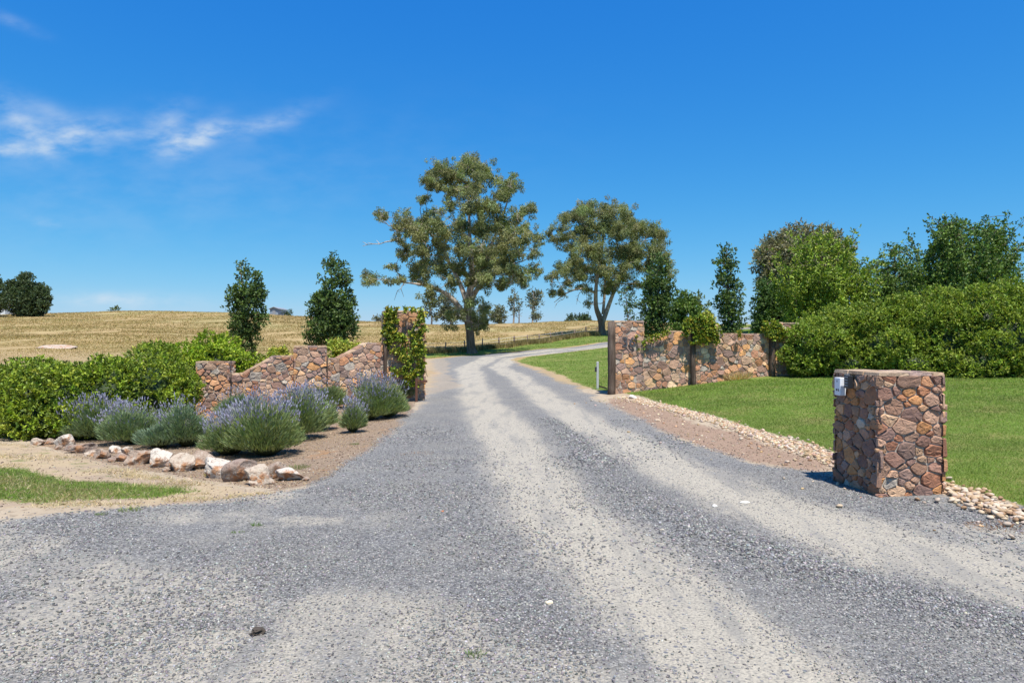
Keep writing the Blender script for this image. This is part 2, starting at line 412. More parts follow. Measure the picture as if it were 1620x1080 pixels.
def mat_plain(name, col, rough=.6, metal=0, nscale=30, amt=.25, spec=.4):
    t = NT(name); tc = t.n('ShaderNodeTexCoord'); n = t.noise(tc.outputs['Object'], nscale, 5, .65)
    c = t.mix(n, tuple(x * (1 - amt) for x in col), tuple(min(1, x * (1 + amt)) for x in col))
    return t.out(t.bsdf(c, rough, spec, n, .3, .004, metal).outputs[0])

M = dict(
 ground=mat_ground(), stone=mat_stone(), rock=mat_rock(),
 mortar=mat_plain('mortar', (.40,.35,.29), .95, 0, 60, .3),
 leaf=mat_col('leaf', .55, .3, 3, .15, 0, 0, .22),
 gumleaf=mat_col('gum_leaf', .7, .15, 1, .15, 0, 0, .3),
 grass=mat_col('grass_blade', .55, .3, 2, .2, 0, 0, .3),
 drygrass=mat_col('dry_grass', .8, .1, 1, .2, 0, 0, .25),
 gravel=mat_col('gravel_stone', .85, .25, 60, .2, .3, .003),
 pebble=mat_col('river_stone', .7, .3, 25, .25, .3, .004),
 gumbark=mat_bark('gum_bark', (.40,.34,.28), (.20,.155,.12), (.62,.57,.5)),
 bark=mat_bark('brown_bark', (.16,.12,.09), (.08,.06,.045), (.26,.21,.17)),
 timber=mat_bark('weathered_timber', (.17,.12,.09), (.07,.05,.04), (.30,.23,.18)),
 steel=mat_plain('galvanised_steel', (.52,.54,.55), .5, .3, 40, .12),
 rust=mat_plain('rusty_steel', (.12,.055,.035), .8, .2, 40, .4),
 dark=mat_plain('dark_metal', (.045,.043,.045), .5, .5, 40, .2),
 digit=mat_plain('dull_metal', (.085,.083,.09), .55, .3, 40, .15),
 white=mat_plain('white_enamel', (.72,.74,.77), .35, 0, 10, .04),
 black=mat_plain('black_plastic', (.02,.021,.024), .4, 0, 10, .1),
 grey=mat_plain('grey_plastic', (.25,.26,.28), .5, 0, 10, .1),
 shed=mat_plain('painted_sheet_metal', (.22,.27,.33), .6, 0, 5, .1),
 cream=mat_plain('pale_sheet_metal', (.58,.6,.62), .6, 0, 5, .08),
 soil=mat_plain('dark_soil', (.06,.048,.038), .95, 0, 30, .5),
)

# ------------------------------------------------------------------ ground mesh
def build_ground():
    US = np.concatenate([np.linspace(-3, -.95, 40), np.linspace(-.93, .93, 520), np.linspace(.95, 3, 40)])
    YS = np.concatenate([np.linspace(-30, 2.6, 26), np.exp(np.linspace(math.log(2.75), math.log(230), 520)), np.exp(np.linspace(math.log(245), math.log(1450), 20))])
    UU, YY = np.meshgrid(US, YS)
    g = np.maximum(YY, 6.0); g = np.where(YY < 12, 3.2 + np.sqrt(np.maximum((YY-3.2), 0)**2 + .4) * (YY > 3.2) , YY)
    g = np.maximum(YY, 0); g = (g + np.sqrt((g - 4) ** 2 + 1.5) + 4) / 2  # smooth max(Y,4)
    X = (UU * g).ravel(); Y = YY.ravel()
    Z = gz(X, Y)
    m = masks(X, Y)
    V = np.column_stack([X, Y, Z]); nu = len(US); ny = len(YS)
    idx = np.arange(nu * ny).reshape(ny, nu)
    Q = np.stack([idx[:-1,:-1], idx[:-1,1:], idx[1:,1:], idx[1:,:-1]], -1).reshape(-1, 4)
    M1 = np.column_stack([m['drive'], m['track'], m['lawn'], np.ones(len(X))]); M2 = np.column_stack([m['bed'], m['straw'], m['red'], m['paddock']])
    fm = {k: v[Q].mean(1) for k, v in m.items()}
    code = np.zeros(len(Q), int)                                # bare ground
    code[fm['paddock'] > .5] = 3
    code[fm['bed'] > .5] = 4
    code[fm['lawn'] > .5] = 2
    code[fm['drive'] > .5] = 1
    for c, nm, lab, cat in [(0, 'ground', 'bare pale brown earth and dry straw beside the gravel', 'ground'),
                            (1, 'driveway', 'grey gravel driveway with two pale wheel tracks', 'driveway'),
                            (2, 'lawn', 'green mown lawn beside the driveway', 'lawn'),
                            (3, 'paddock', 'golden dry grass paddock rising to a ridge', 'paddock'),
                            (4, 'garden_bed', 'brown mulched garden bed under the lavender', 'garden bed')]:
        q = Q[code == c]
        if not len(q): continue
        used, inv = np.unique(q, return_inverse=True)
        me = np_mesh(nm, V[used], inv.reshape(-1, 4), None, True)
        for an, A in (('M1', M1), ('M2', M2)):
            at = me.color_attributes.new(an, 'FLOAT_COLOR', 'POINT'); at.data.foreach_set('color', A[used].astype(np.float32).ravel())
        o = link_mesh(nm, me, M['ground']); tag(o, lab, cat, None, 'structure')
build_ground()

# ------------------------------------------------------------------ leaf geometry
def quads_from(base, d, L, Wd, rng, fold=.25):
    """pointed leaf: base, two shoulders, tip.  all (N,3)/(N,)"""
    n = len(base)
    r = norm(rng.normal(size=(n, 3))); s = norm(np.cross(d, r)); nn = np.cross(s, d)
    mid = base + d * (L * .45)[:, None] 
    V = np.empty((n, 4, 3)); V[:,0] = base
    V[:,1] = mid + s * (Wd * .5)[:, None] + nn * (Wd * fold)[:, None]
    V[:,2] = base + d * L[:, None]
    V[:,3] = mid - s * (Wd * .5)[:, None] + nn * (Wd * fold)[:, None]
    return V.reshape(-1, 3)
def leaf_mesh(name, V, C):
    n = len(V) // 4
    return np_mesh(name, V, np.arange(4 * n).reshape(n, 4), np.repeat(C, 4, axis=0))
def palette(n, cols, rng, var=.18):
    cols = np.array(cols); k = rng.integers(0, len(cols), n)
    return np.clip(cols[k] * (1 + var * rng.normal(size=(n, 1))) * (1 + .05 * rng.normal(size=(n, 3))), .004, 1)

def lobe_points(lobes, n, rng, inner=.55, nseed=0, namp=.22, nsc=1.0, zmin=None, hollow=.62):
    """random points in the shells of a union of ellipsoids, with outward directions"""
    L = np.array(lobes, float)
    A = (L[:,3]*L[:,4] + L[:,4]*L[:,5] + L[:,3]*L[:,5]); p = A / A.sum()
    k = rng.choice(len(L), n, p=p)
    d = norm(rng.normal(size=(n, 3)))
    rr = 1 - np.abs(rng.normal(size=n)) * (1 - inner) * .6
    c = L[k, :3]; R = L[k, 3:6]
    rad = 1 + namp * fbm(c + d * R, nsc, nseed, 3)
    P = c + d * R * (rr * rad)[:, None]
    keep = np.ones(n, bool)
    if hollow:
        for l in L:
            q = np.linalg.norm((P - l[:3]) / l[3:6], axis=1); keep &= q > hollow * .8
    if zmin is not None: keep &= P[:,2] > zmin(P) if callable(zmin) else P[:,2] > zmin
    N = norm(d / R)
    return P[keep], N[keep], k[keep]

def sprig_leaves(P, N, k, L, Wd, rng, up=.5, spread=.9, cols=None, var=.15, clvar=.18):
    n = len(P)
    ax = norm(N * .8 + rng.normal(size=(n, 3)) * .45 + np.array([0, 0, up]))
    Pr = np.repeat(P, k, 0); A = np.repeat(ax, k, 0)
    d = norm(A + rng.normal(size=(n*k, 3)) * spread)
    b = Pr + A * (rng.random((n*k, 1)) * L * 1.3)
    ln = L * rng.uniform(.7, 1.25, n*k); w = Wd * rng.uniform(.75, 1.2, n*k)
    C = np.repeat(palette(n, np.array(cols) * np.array([1.85,1.72,1.5]), rng, clvar), k, 0) * (1 + var * rng.normal(size=(n*k, 1)))
    return quads_from(b, d, ln, w, rng), np.clip(C, .004, 1)

ICO = {}
def ico(sub):
    if sub not in ICO:
        import bmesh
        bm = bmesh.new(); bmesh.ops.create_icosphere(bm, subdivisions=sub, radius=1)
        ICO[sub] = (np.array([v.co[:] for v in bm.verts]), np.array([[v.index for v in f.verts] for f in bm.faces])); bm.free()
    return ICO[sub]
def core_mesh(name, lobes, scale, col, seed=0, drop=0):
    V0, F0 = ico(3); Vs = []; Fs = []; b = 0
    for l in lobes:
        l = np.array(l, float); P = l[:3] + V0 * l[3:6] * scale
        P = P + V0 * (fbm(P, 2.5, seed, 2) * .12 * min(l[3:6]))[:, None]
        Vs.append(P); Fs.append(F0 + b); b += len(P)
    V = np.concatenate(Vs); return np_mesh(name, V, np.concatenate(Fs), np.tile(np.array(col), (len(V), 1)), True)

# ------------------------------------------------------------------ trees
def skeleton(mb, trunk_paths, targets, r_tip, rng, col=(1,1,1), droop=.06, n=6, up=.25, rscale=1.0, k=.42, base_dark=False):
    """trunk_paths: list of [(x,y,z,r)...]; targets: clump centres. grows limbs from the nearest node."""
    nodes = []; rads = []
    for path in trunk_paths:
        pts = [np.array(p[:3], float) for p in path]; rr = [p[3] for p in path]
        # resample smoothly
        P2 = []; R2 = []
        for i in range(len(pts)-1):
            for t in np.linspace(0, 1, 5, endpoint=False):
                p0 = pts[max(i-1,0)]; p1 = pts[i]; p2 = pts[i+1]; p3 = pts[min(i+2, len(pts)-1)]
                q = .5*((2*p1) + (-p0+p2)*t + (2*p0-5*p1+4*p2-p3)*t*t + (-p0+3*p1-3*p2+p3)*t**3)
                P2.append(q); R2.append(rr[i]*(1-t)+rr[i+1]*t)
        P2.append(pts[-1]); R2.append(rr[-1])
        zb_ = P2[0][2]; cl_ = []
        for i_, q_ in enumerate(P2):
            g_ = sstep(q_[2] - zb_, 1.5, 6.5) if base_dark and path is trunk_paths[0] else 1.0
            cl_ += [tuple(np.array([.42,.37,.33]) * (1 - g_) + np.array([.88,.86,.84]) * g_)] * 10
        mb.tube(P2, [r_ * (.8 if base_dark else 1) for r_ in R2], 10, cl_)
        z0 = pts[0][2]
        for q, r in zip(P2, R2):
            if r < path[0][3] * .8 or q[2] > z0 + 1.2: nodes.append(q); rads.append(r)
    T = np.array(targets, float)
    base = np.array(trunk_paths[0][0][:3])
    order = np.argsort(np.min([np.linalg.norm(T - nd, axis=1) for nd in nodes], axis=0))
    for ti in order:
        c = T[ti]; N = np.array(nodes); R = np.array(rads)
        d = np.linalg.norm(N - c, axis=1)
        pen = d + np.maximum(N[:,2] - c[2], 0) * 1.6 + np.maximum(r_tip * 2.5 - R, 0) * 20
        j = int(np.argmin(pen)); s = N[j]; r0 = min(R[j] * .75, (.03 + .022 * d[j]) * rscale)
        r0 = max(r0, r_tip * 1.3)
        m = max(4, int(d[j] / .8)); m = min(m, 14)
        bend = rng.normal(size=3) * .08 * d[j]; bend[2] = abs(bend[2]) * 0 - droop * d[j] + up * .12 * d[j]
        pts = []; rr = []
        for q in np.linspace(0, 1, m):
            w = math.sin(math.pi * q)
            pts.append(s + (c - s) * q + bend * w + rng.normal(size=3) * .018 * d[j] * w); rr.append(r0 * (1 - q) + r_tip * q)
        mb.tube(pts, rr, n, col, False)
        for p, r in zip(pts[1:], rr[1:]): nodes.append(p); rads.append(r)

def tree_group(name, x, Y, label, cat, group=None, sink=.1):
    return empty(name, (x, Y, gz1(x, Y) - sink), label, cat, group)

def gum(name, label, Y, clumps, trunks, off, sc, cx, cy, R, dens, leafL, cols, seed, bark, low=(), tipr=.02, extra_n=38, group=None, depth=.8):
    """clumps given as (zx,zy,r) in an enlarged crop: px = off + z/sc"""
    rng = np.random.default_rng(seed)
    s = Y / F
    tr = []
    for path in trunks:
        tr.append([(*W(off[0]+a/sc, off[1]+b/sc, Y + dy), r) for a, b, dy, r in path])
    bx, bY, bz = tr[0][0][:3]
    root = empty(name, (bx, bY, gz1(bx, bY)), label, cat='tree', group=group)
    lob = []
    for zx, zy, r in clumps:
        px, py = off[0]+zx/sc, off[1]+zy/sc; rw = r / sc * s
        q = math.hypot((px - cx) / R[0], (py - cy) / R[1]); dep = depth * R[0] * s * math.sqrt(max(0, 1 - q*q))
        if dep > 1.2 * rw:
            a = rng.uniform(.35, .95) * dep; lob.append((*W(px, py, Y - a), rw*1.0, rw*1.1, rw*.8))
            a = rng.uniform(-.1, .9) * dep; lob.append((*W(px + rng.normal()*4, py + rng.normal()*4, Y + a), rw*.95, rw*1.1, rw*.75))
        else:
            lob.append((*W(px, py, Y + rng.uniform(-.5, .5) * max(dep, rw)), rw, rw, rw*.8))
    for _ in range(extra_n):
        a_ = rng.uniform(0, 6.283); q_ = math.sqrt(rng.random()) * .72
        px, py = cx + R[0]*q_*math.cos(a_)*.95, cy - R[1]*.12 + R[1]*q_*math.sin(a_) ; rw = rng.uniform(11, 19) * s
        lob.append((*W(px, py, Y + rng.uniform(-.8, .8) * R[0] * s * math.sqrt(1 - q_*q_)), rw, rw, rw*.8))
    # break every clump into smaller irregular tufts
    tuft = []
    for l in lob:
        m = int(rng.integers(12, 19))
        for _ in range(m):
            d = norm(rng.normal(size=3)) * rng.uniform(.2, 1.3); rr = rng.uniform(.16, .42)
            tuft.append((l[0]+d[0]*l[3], l[1]+d[1]*l[4], l[2]+d[2]*l[5]*1.05, l[3]*rr, l[4]*rr, l[5]*rr*1.25))
    mb = MB(); skeleton(mb, tr, [t[:3] for t in lob], tipr, rng, (.85,.82,.8), .05, 6, base_dark=True, rscale=.8)
    N = [t[:3] for t in tuft]
    # twigs
    LC = np.array([l[:3] for l in lob])
    for t in tuft:
        c = np.array(t[:3]); j = np.argmin(np.linalg.norm(LC - c, axis=1)); p = LC[j]
        mb.tube([p, (p + c) / 2 + rng.normal(size=3) * .12, c], [tipr, tipr*.8, tipr*.45], 3, (1,1,1), False)
    for px1, py1, px2, py2, r in low:   # bare dead branches
        a = np.array(W(off[0]+px1/sc, off[1]+py1/sc, Y)); b = np.array(W(off[0]+px2/sc, off[1]+py2/sc, Y - .5))
        pts = [a + (b - a) * q + rng.normal(size=3) * .09 for q in np.linspace(0, 1, 7)]
        mb.tube(pts, list(np.linspace(r, .02, 7)), 5, (1,1,1), False)
        for q in (3, 4, 5): mb.tube([pts[q], pts[q] + rng.normal(size=3) * .35 + (b-a)*.12], [.03, .012], 4, (1,1,1), False)
    mb.build('trunk', bark, root, True)
    n = int(dens * sum(t[3]*t[3] for t in tuft))
    P, Nn, kk = lobe_points(tuft, n, rng, .3, seed, .3, 1.2, None, .3)
    d = norm(Nn * .5 + rng.normal(size=P.shape) * .45 + np.array([0, 0, -.6]))
    ln = leafL * rng.uniform(.7, 1.3, len(P)); w = ln * rng.uniform(.26, .4, len(P))
    cc = palette(len(tuft), cols, rng, .15)[kk] * (1 + .15 * rng.normal(size=(len(P), 1)))
    link_mesh('crown', leaf_mesh('crown', quads_from(P, d, ln, w, rng), np.clip(cc, .005, 1)), M['gumleaf'], root)
    return root

GC = [(.19,.215,.09), (.22,.24,.10), (.155,.175,.072), (.25,.265,.125)]
gum('gum_tree', 'large spreading gum tree with a dark trunk at the bend of the driveway', 60,
    [(540,100,78),(440,130,58),(620,130,55),(370,175,42),(740,200,62),(700,245,35),(480,215,50),(560,190,58),(840,310,42),(770,335,42),(630,300,58),(540,310,56),(450,290,35),
     (135,335,32),(190,385,22),(270,375,56),(350,350,48),(310,430,56),(200,440,28),(410,390,46),(500,390,56),(600,400,66),(700,370,48),(740,430,62),(820,415,48),(865,450,32),
     (850,520,32),(780,510,46),(690,490,56),(600,480,56),(520,490,56),(420,480,46),(330,500,46),(240,500,38),(400,570,64),(300,600,50),(490,590,48),(570,570,48),(650,570,56),
     (740,580,54),(850,595,36),(800,640,36),(700,660,36),(195,580,22),(80,630,40),(160,645,24),(220,640,26),(460,640,38),(560,640,42),(620,630,42),(330,655,18),(340,250,28),
     (610,770,52),(590,850,40),(560,740,30),(620,830,28),(350,190,30)],
    [[(562,992,0,.72),(556,960,0,.5),(550,880,0,.46),(540,800,0,.5),(545,720,0,.4),(560,600,0,.3),(550,450,.3,.22),(545,300,.2,.13),(540,180,0,.06)],
     [(535,830,0,.42),(490,755,-.6,.3),(430,700,-1,.22),(340,665,-1.2,.14),(240,650,-1,.07)],
     [(545,770,0,.36),(580,690,-.8,.28),(660,610,-1.3,.2),(760,560,-1.6,.1)],
     [(540,760,0,.34),(500,650,.8,.25),(420,500,1.2,.15),(350,400,1,.08)],
     [(548,700,0,.3),(620,540,1,.22),(690,380,1.2,.12),(740,230,.8,.06)]],
    (560, 230), 3.0, 722, 405, (148, 175), 1250, .18, GC, 5, M['gumbark'],
    low=[(190,455,45,480,.06),(240,640,215,700,.05),(200,400,110,340,.05)])
gum('gum_tree', 'rounded gum tree with a forked pale trunk behind the right pillar', 86,
    [(1140,315,66),(1220,315,62),(1060,335,56),(1300,335,52),(990,370,46),(1000,430,46),(935,400,32),(950,450,28),(1090,400,56),(1180,400,62),(1270,410,58),(1340,400,56),(1420,400,48),
     (1455,440,42),(1100,490,56),(1170,500,66),(1280,500,66),(1350,510,56),(1440,500,56),(1480,540,38),(1050,540,46),(1000,590,42),(950,620,28),(1100,580,48),(1190,590,46),(1290,570,48),
     (1270,630,32),(1360,580,48),(1430,590,46),(1490,600,34),(940,690,32),(985,690,32),(1020,640,28),(1100,690,28),(1110,745,22),(1070,620,28),(1220,650,26),(1400,650,40),(1460,660,36)],
    [[(1177,905,0,.75),(1176,870,0,.55),(1172,830,0,.52),(1150,770,-.2,.36),(1148,690,-.4,.3),(1158,600,-.4,.22),(1180,470,0,.14),(1180,350,0,.07)],
     [(1180,840,0,.4),(1205,770,.3,.34),(1235,690,.4,.27),(1270,600,.6,.2),(1330,520,.6,.12),(1400,420,.4,.06)],
     [(1150,700,-.4,.24),(1080,680,-.8,.14),(1010,700,-1,.09),(950,745,-1,.04)],
     [(1182,800,.2,.26),(1190,700,.8,.2),(1200,600,1,.14),(1250,480,1,.08)]],
    (560, 230), 3.0, 966, 415, (100, 95), 760, .22, GC, 6, M['gumbark'],
    extra_n=20, low=[(1080,685,1055,740,.05),(1010,700,960,760,.05)])

def prof_lobes(rows, Y, n, rng, rmul=(.18,.34), depth=.9, pw=1.0):
    """clumps filling a crown whose half-widths are given per height; round in plan"""
    ys = np.array([r[0] for r in rows], float); xl = np.array([r[1] for r in rows], float); xr = np.array([r[2] for r in rows], float)
    s = Y / F; out = []
    wid = xr - xl; t = np.linspace(ys[0], ys[-1], 60); w = np.interp(t, ys, wid)
    for i in range(n):
        py = rng.choice(t, p=w/w.sum()); a = np.interp(py, ys, xl); b = np.interp(py, ys, xr); hw = (b - a) / 2
        r = rng.uniform(*rmul) * hw; 
        ang = rng.uniform(0, 2*math.pi); q = math.sqrt(rng.uniform(.08, 1)) * max(hw - r*.9, 0)
        px = (a + b)/2 + q * math.cos(ang)
        r = max(r, 3.0)
        out.append((*W(px, py + .2*r, Y + q * math.sin(ang) * s * depth), r*s, r*s, r*s*1.05))
    return out

def leafy_tree(name, label, rows, Y, seed, cols, base_px, dens=330, L=.11, Wd=.06, k=5, nl=60, trunk_r=.06, up=.6, bark='bark', group=None, rmul=(.18,.36), spires=0, spread=.9, cat='tree', base_z=None, tip=.008, hollow=.5):
    rng = np.random.default_rng(seed)
    x = (base_px - 810) / F * Y; z = gz1(x, Y) if base_z is None else base_z
    root = empty(name, (x, Y, z), label, cat, group)
    lob = prof_lobes(rows, Y, nl, rng, rmul); s = Y / F
    top = W((rows[0][1] + rows[0][2]) / 2, rows[0][0], Y)
    ys = [r[0] for r in rows]
    for i in range(spires):             # leafy shoots standing out of the crown
        py = rng.uniform(rows[0][0], rows[0][0] + (rows[-1][0]-rows[0][0]) * .75)
        a = np.interp(py, ys, [r[1] for r in rows]); b = np.interp(py, ys, [r[2] for r in rows]); ang = rng.uniform(0, 2*math.pi); hw = (b-a)/2
        c = np.array(W((a+b)/2 + hw*.8*math.cos(ang), py, Y + hw*.8*math.sin(ang)*s))
        d = norm(np.array([math.cos(ang)*.7, math.sin(ang)*.7, rng.uniform(.6, 1.4)])); ll = rng.uniform(.15, .42) * hw * s * 2
        for q in np.linspace(0, 1, 5): lob.append((*(c + d*ll*q), *(np.ones(3) * s * (4.2 - 2.4*q) * (hw/45+.35))))
    mb = MB(); h = top[2] - z
    tp = [(x, Y, z - .1, trunk_r*1.25), (x + .02*h, Y, z + .25*h, trunk_r), (x*.5 + top[0]*.5, Y, z + .55*h, trunk_r*.6), (top[0], top[1], z + .95*h, trunk_r*.15)]
    skeleton(mb, [tp], [l[:3] for l in lob if rng.random() < .8], tip, rng, (1,1,1), 0, 4, .5, .6)
    mb.build('trunk', M[bark], root, True)
    n = int(dens * sum(l[3]*l[3] for l in lob))
    P, N, _ = lobe_points(lob, n, rng, .35, seed, .3, 1.5 / (s * 20), None, hollow)
    V, C = sprig_leaves(P, N, k, L, Wd, rng, up, spread, cols)
    link_mesh('crown', leaf_mesh('crown', V, C), M['leaf'], root)
    return root

PEAR = [(.045,.08,.022), (.065,.105,.028), (.03,.055,.02)]
leafy_tree('pear_tree', 'slim dark green tree behind the low left end of the stone wall', [(412,375,385),(425,368,420),(445,360,424),(480,352,427),(510,358,426),(535,362,420),(560,372,410),(572,385,402)], 24, 21, PEAR, 397, 900, .085, .055, 5, 80, .05)
leafy_tree('pear_tree', 'broad cone shaped dark green tree behind the middle of the left stone wall', [(400,518,532),(420,503,553),(450,497,560),(475,484,568),(492,478,573),(520,478,568),(545,484,562),(558,500,545)], 24, 22, PEAR, 523, 900, .085, .055, 5, 100, .055)
leafy_tree('pear_tree', 'slim leafy tree rising directly behind the numbered right pillar', [(400,1036,1052),(420,1018,1060),(440,1010,1066),(465,1005,1068),(490,1008,1067),(515,1010,1064),(540,1016,1056)], 25, 23, PEAR, 1038, 900, .085, .055, 5, 90, .05)
leafy_tree('pear_tree', 'narrow columnar dark green tree behind the middle of the right stone wall', [(385,1140,1160),(410,1130,1170),(440,1126,1176),(470,1126,1180),(500,1128,1182),(530,1130,1178)], 25, 24, PEAR, 1153, 900, .085, .055, 5, 80, .05)
leafy_tree('pear_tree', 'small open leafy tree showing just left of the slim tree behind the numbered pillar', [(458,985,995),(470,976,1008),(490,978,1012),(508,988,1015),(530,990,1012)], 27, 25, PEAR, 1000, 500, .09, .055, 5, 26, .04, spires=5)
MIDG = [(.055,.095,.022), (.075,.12,.028), (.042,.078,.02)]
leafy_tree('green_tree', 'rounded mid green tree between the slim and the columnar tree', [(457,1074,1092),(470,1062,1104),(490,1054,1112),(520,1054,1116),(535,1060,1110)], 45, 26, MIDG, 1084, 330, .16, .1, 5, 70, .1)
leafy_tree('green_tree', 'smaller olive green tree just left of the columnar tree', [(464,1100,1114),(478,1094,1122),(500,1092,1128),(530,1096,1128)], 50, 27, [(.06,.085,.028),(.075,.1,.035)], 1110, 300, .17, .1, 5, 50, .1)
leafy_tree('bushy_tree', 'low dark bushy tree behind the right end of the stone wall', [(442,1200,1228),(462,1188,1248),(490,1184,1262),(515,1184,1268),(530,1190,1262)], 34, 28, [(.035,.07,.02),(.05,.09,.024)], 1222, 420, .13, .08, 5, 90, .1)
leafy_tree('wattle_tree', 'large grey green tree rising behind the bright green tree', [(354,1248,1272),(366,1228,1330),(385,1206,1350),(402,1185,1358),(425,1183,1358),(448,1195,1352),(470,1212,1300),(490,1218,1290)], 58, 29, [(.11,.115,.075),(.14,.143,.09),(.09,.093,.06)], 1270, 170, .3, .11, 5, 190, .2, up=-.2, rmul=(.1,.24), tip=.015)
leafy_tree('elm_tree', 'bright green upright tree in front of the grey green tree', [(372,1288,1310),(388,1266,1345),(410,1252,1358),(440,1234,1372),(470,1226,1384),(500,1226,1388),(520,1240,1380)], 28, 30, [(.11,.165,.022),(.14,.195,.028),(.08,.13,.02)], 1305, 520, .10, .06, 5, 170, .09, spires=44, rmul=(.1,.22))
leafy_tree('dark_tree', 'dark green tree between the bright green tree and the far right tree', [(382,1408,1422),(400,1396,1440),(430,1380,1452),(460,1372,1460),(490,1372,1462)], 32, 31, [(.05,.095,.025),(.07,.12,.032)], 1418, 480, .10, .06, 5, 110, .08, spires=12, rmul=(.14,.28))
leafy_tree('bushy_tree', 'small green tree filling the gap behind the start of the right hedge', [(420,1366,1384),(440,1350,1400),(470,1345,1410),(500,1345,1410)], 31, 32, [(.06,.11,.022),(.045,.09,.022)], 1378, 480, .10, .06, 5, 60, .07, spires=4, rmul=(.16,.3))
leafy_tree('oak_tree', 'spreading dark green tree above the right hedge at the far right', [(352,1496,1536),(370,1474,1578),(390,1462,1596),(412,1452,1606),(436,1440,1616),(460,1432,1630),(490,1440,1620)], 28, 33, [(.055,.10,.022),(.08,.13,.03),(.04,.075,.02)], 1530, 470, .10, .065, 5, 230, .11, spires=60, rmul=(.08,.2))
leafy_tree('oak_tree', 'dark round oak standing alone on the left hillside', [(436,22,52),(445,8,66),(458,2,78),(475,2,84),(488,4,88),(496,20,86)], 122, 34, [(.03,.05,.025),(.04,.062,.03)], 34, 110, .34, .2, 5, 90, .35, rmul=(.16,.3), tip=.03)
leafy_tree('oak_tree', 'dark oak cut by the left edge of the photo, beside the pale shed', [(440,-45,4),(465,-52,10),(480,-55,8),(490,-48,4)], 124, 35, [(.03,.05,.025),(.04,.062,.03)], -22, 110, .34, .2, 5, 70, .35, rmul=(.16,.3), tip=.03)
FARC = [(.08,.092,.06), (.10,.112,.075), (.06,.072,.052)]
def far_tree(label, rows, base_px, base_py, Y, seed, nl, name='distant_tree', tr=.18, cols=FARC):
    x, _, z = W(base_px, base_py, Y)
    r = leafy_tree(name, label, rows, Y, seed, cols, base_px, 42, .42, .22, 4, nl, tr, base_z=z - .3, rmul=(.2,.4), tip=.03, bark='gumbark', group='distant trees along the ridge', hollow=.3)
far_tree('grey distant tree left of the big gum trunk, first of that ridge cluster', [(466,672,690),(480,668,700),(496,670,702),(506,680,696)], 682, 517, 150, 41, 24)
far_tree('denser distant tree seen left of the big gum trunk, nearest to it', [(462,694,716),(476,690,730),(495,690,738),(508,700,730)], 712, 518, 152, 42, 34)
far_tree('tall slim distant gum with a bare lower trunk right of the big gum', [(458,810,820),(470,803,826),(485,803,826),(497,808,824)], 812, 512, 150, 43, 22)
far_tree('distant gum with an uneven crown, beside the bare dead tree', [(456,838,850),(466,832,862),(476,828,866),(488,836,852)], 842, 511, 150, 44, 20)
far_tree('small round distant tree under the uneven gum on the ridge', [(493,842,852),(499,838,859),(506,840,858)], 848, 512, 146, 45, 14, tr=.1)
far_tree('low domed dark tree on the ridge just right of the big gum trunk', [(486,782,798),(494,775,806),(506,772,810)], 790, 513, 148, 46, 28)
far_tree('small round bush on the ridge left of the creeper covered pillar', [(497,594,602),(503,589,607),(509,592,605)], 599, 512, 140, 47, 12, 'distant_bush', .08)
far_tree('bush on the ridge directly behind the creeper covered pillar', [(492,608,618),(500,604,624),(510,606,622)], 613, 514, 142, 48, 12, 'distant_bush', .08)
far_tree('low dark treetops on the ridge left of the forked gum', [(501,908,922),(504,893,936),(508,888,940)], 914, 510, 152, 49, 20, 'distant_bush', .08, [(.03,.05,.025)])
far_tree('tiny bush on the left skyline near the grey shed', [(487,178,184),(491,174,188),(493,174,190)], 181, 495, 151, 50, 6, 'distant_bush', .05, [(.05,.07,.03)])
far_tree('tiny dark treetops on the skyline right of the grey shed', [(494,449,461),(497,446,464),(500,446,466)], 455, 501, 149, 51, 8, 'distant_bush', .05, [(.03,.05,.03)])
# dead tree
def dead_tree():
    rng = np.random.default_rng(3); x, Y, z = W(821, 512, 150)
    mb = MB(); mb.tube([(x, Y, z-.4), (x+.05, Y, z+1.5), (x-.1, Y, z+3.2)], [.16, .12, .04], 6)
    for a, b in ((1.8, .8), (2.4, -.7), (1.2, -.9), (2.8, .4)): mb.tube([(x, Y, z+a), (x+b, Y+.2, z+a+.7)], [.06, .02], 4)
    o = mb.build('dead_tree', M['bark'], None); tag(o, 'bare dead tree stem between two distant gums on the ridge', 'dead tree')
dead_tree()

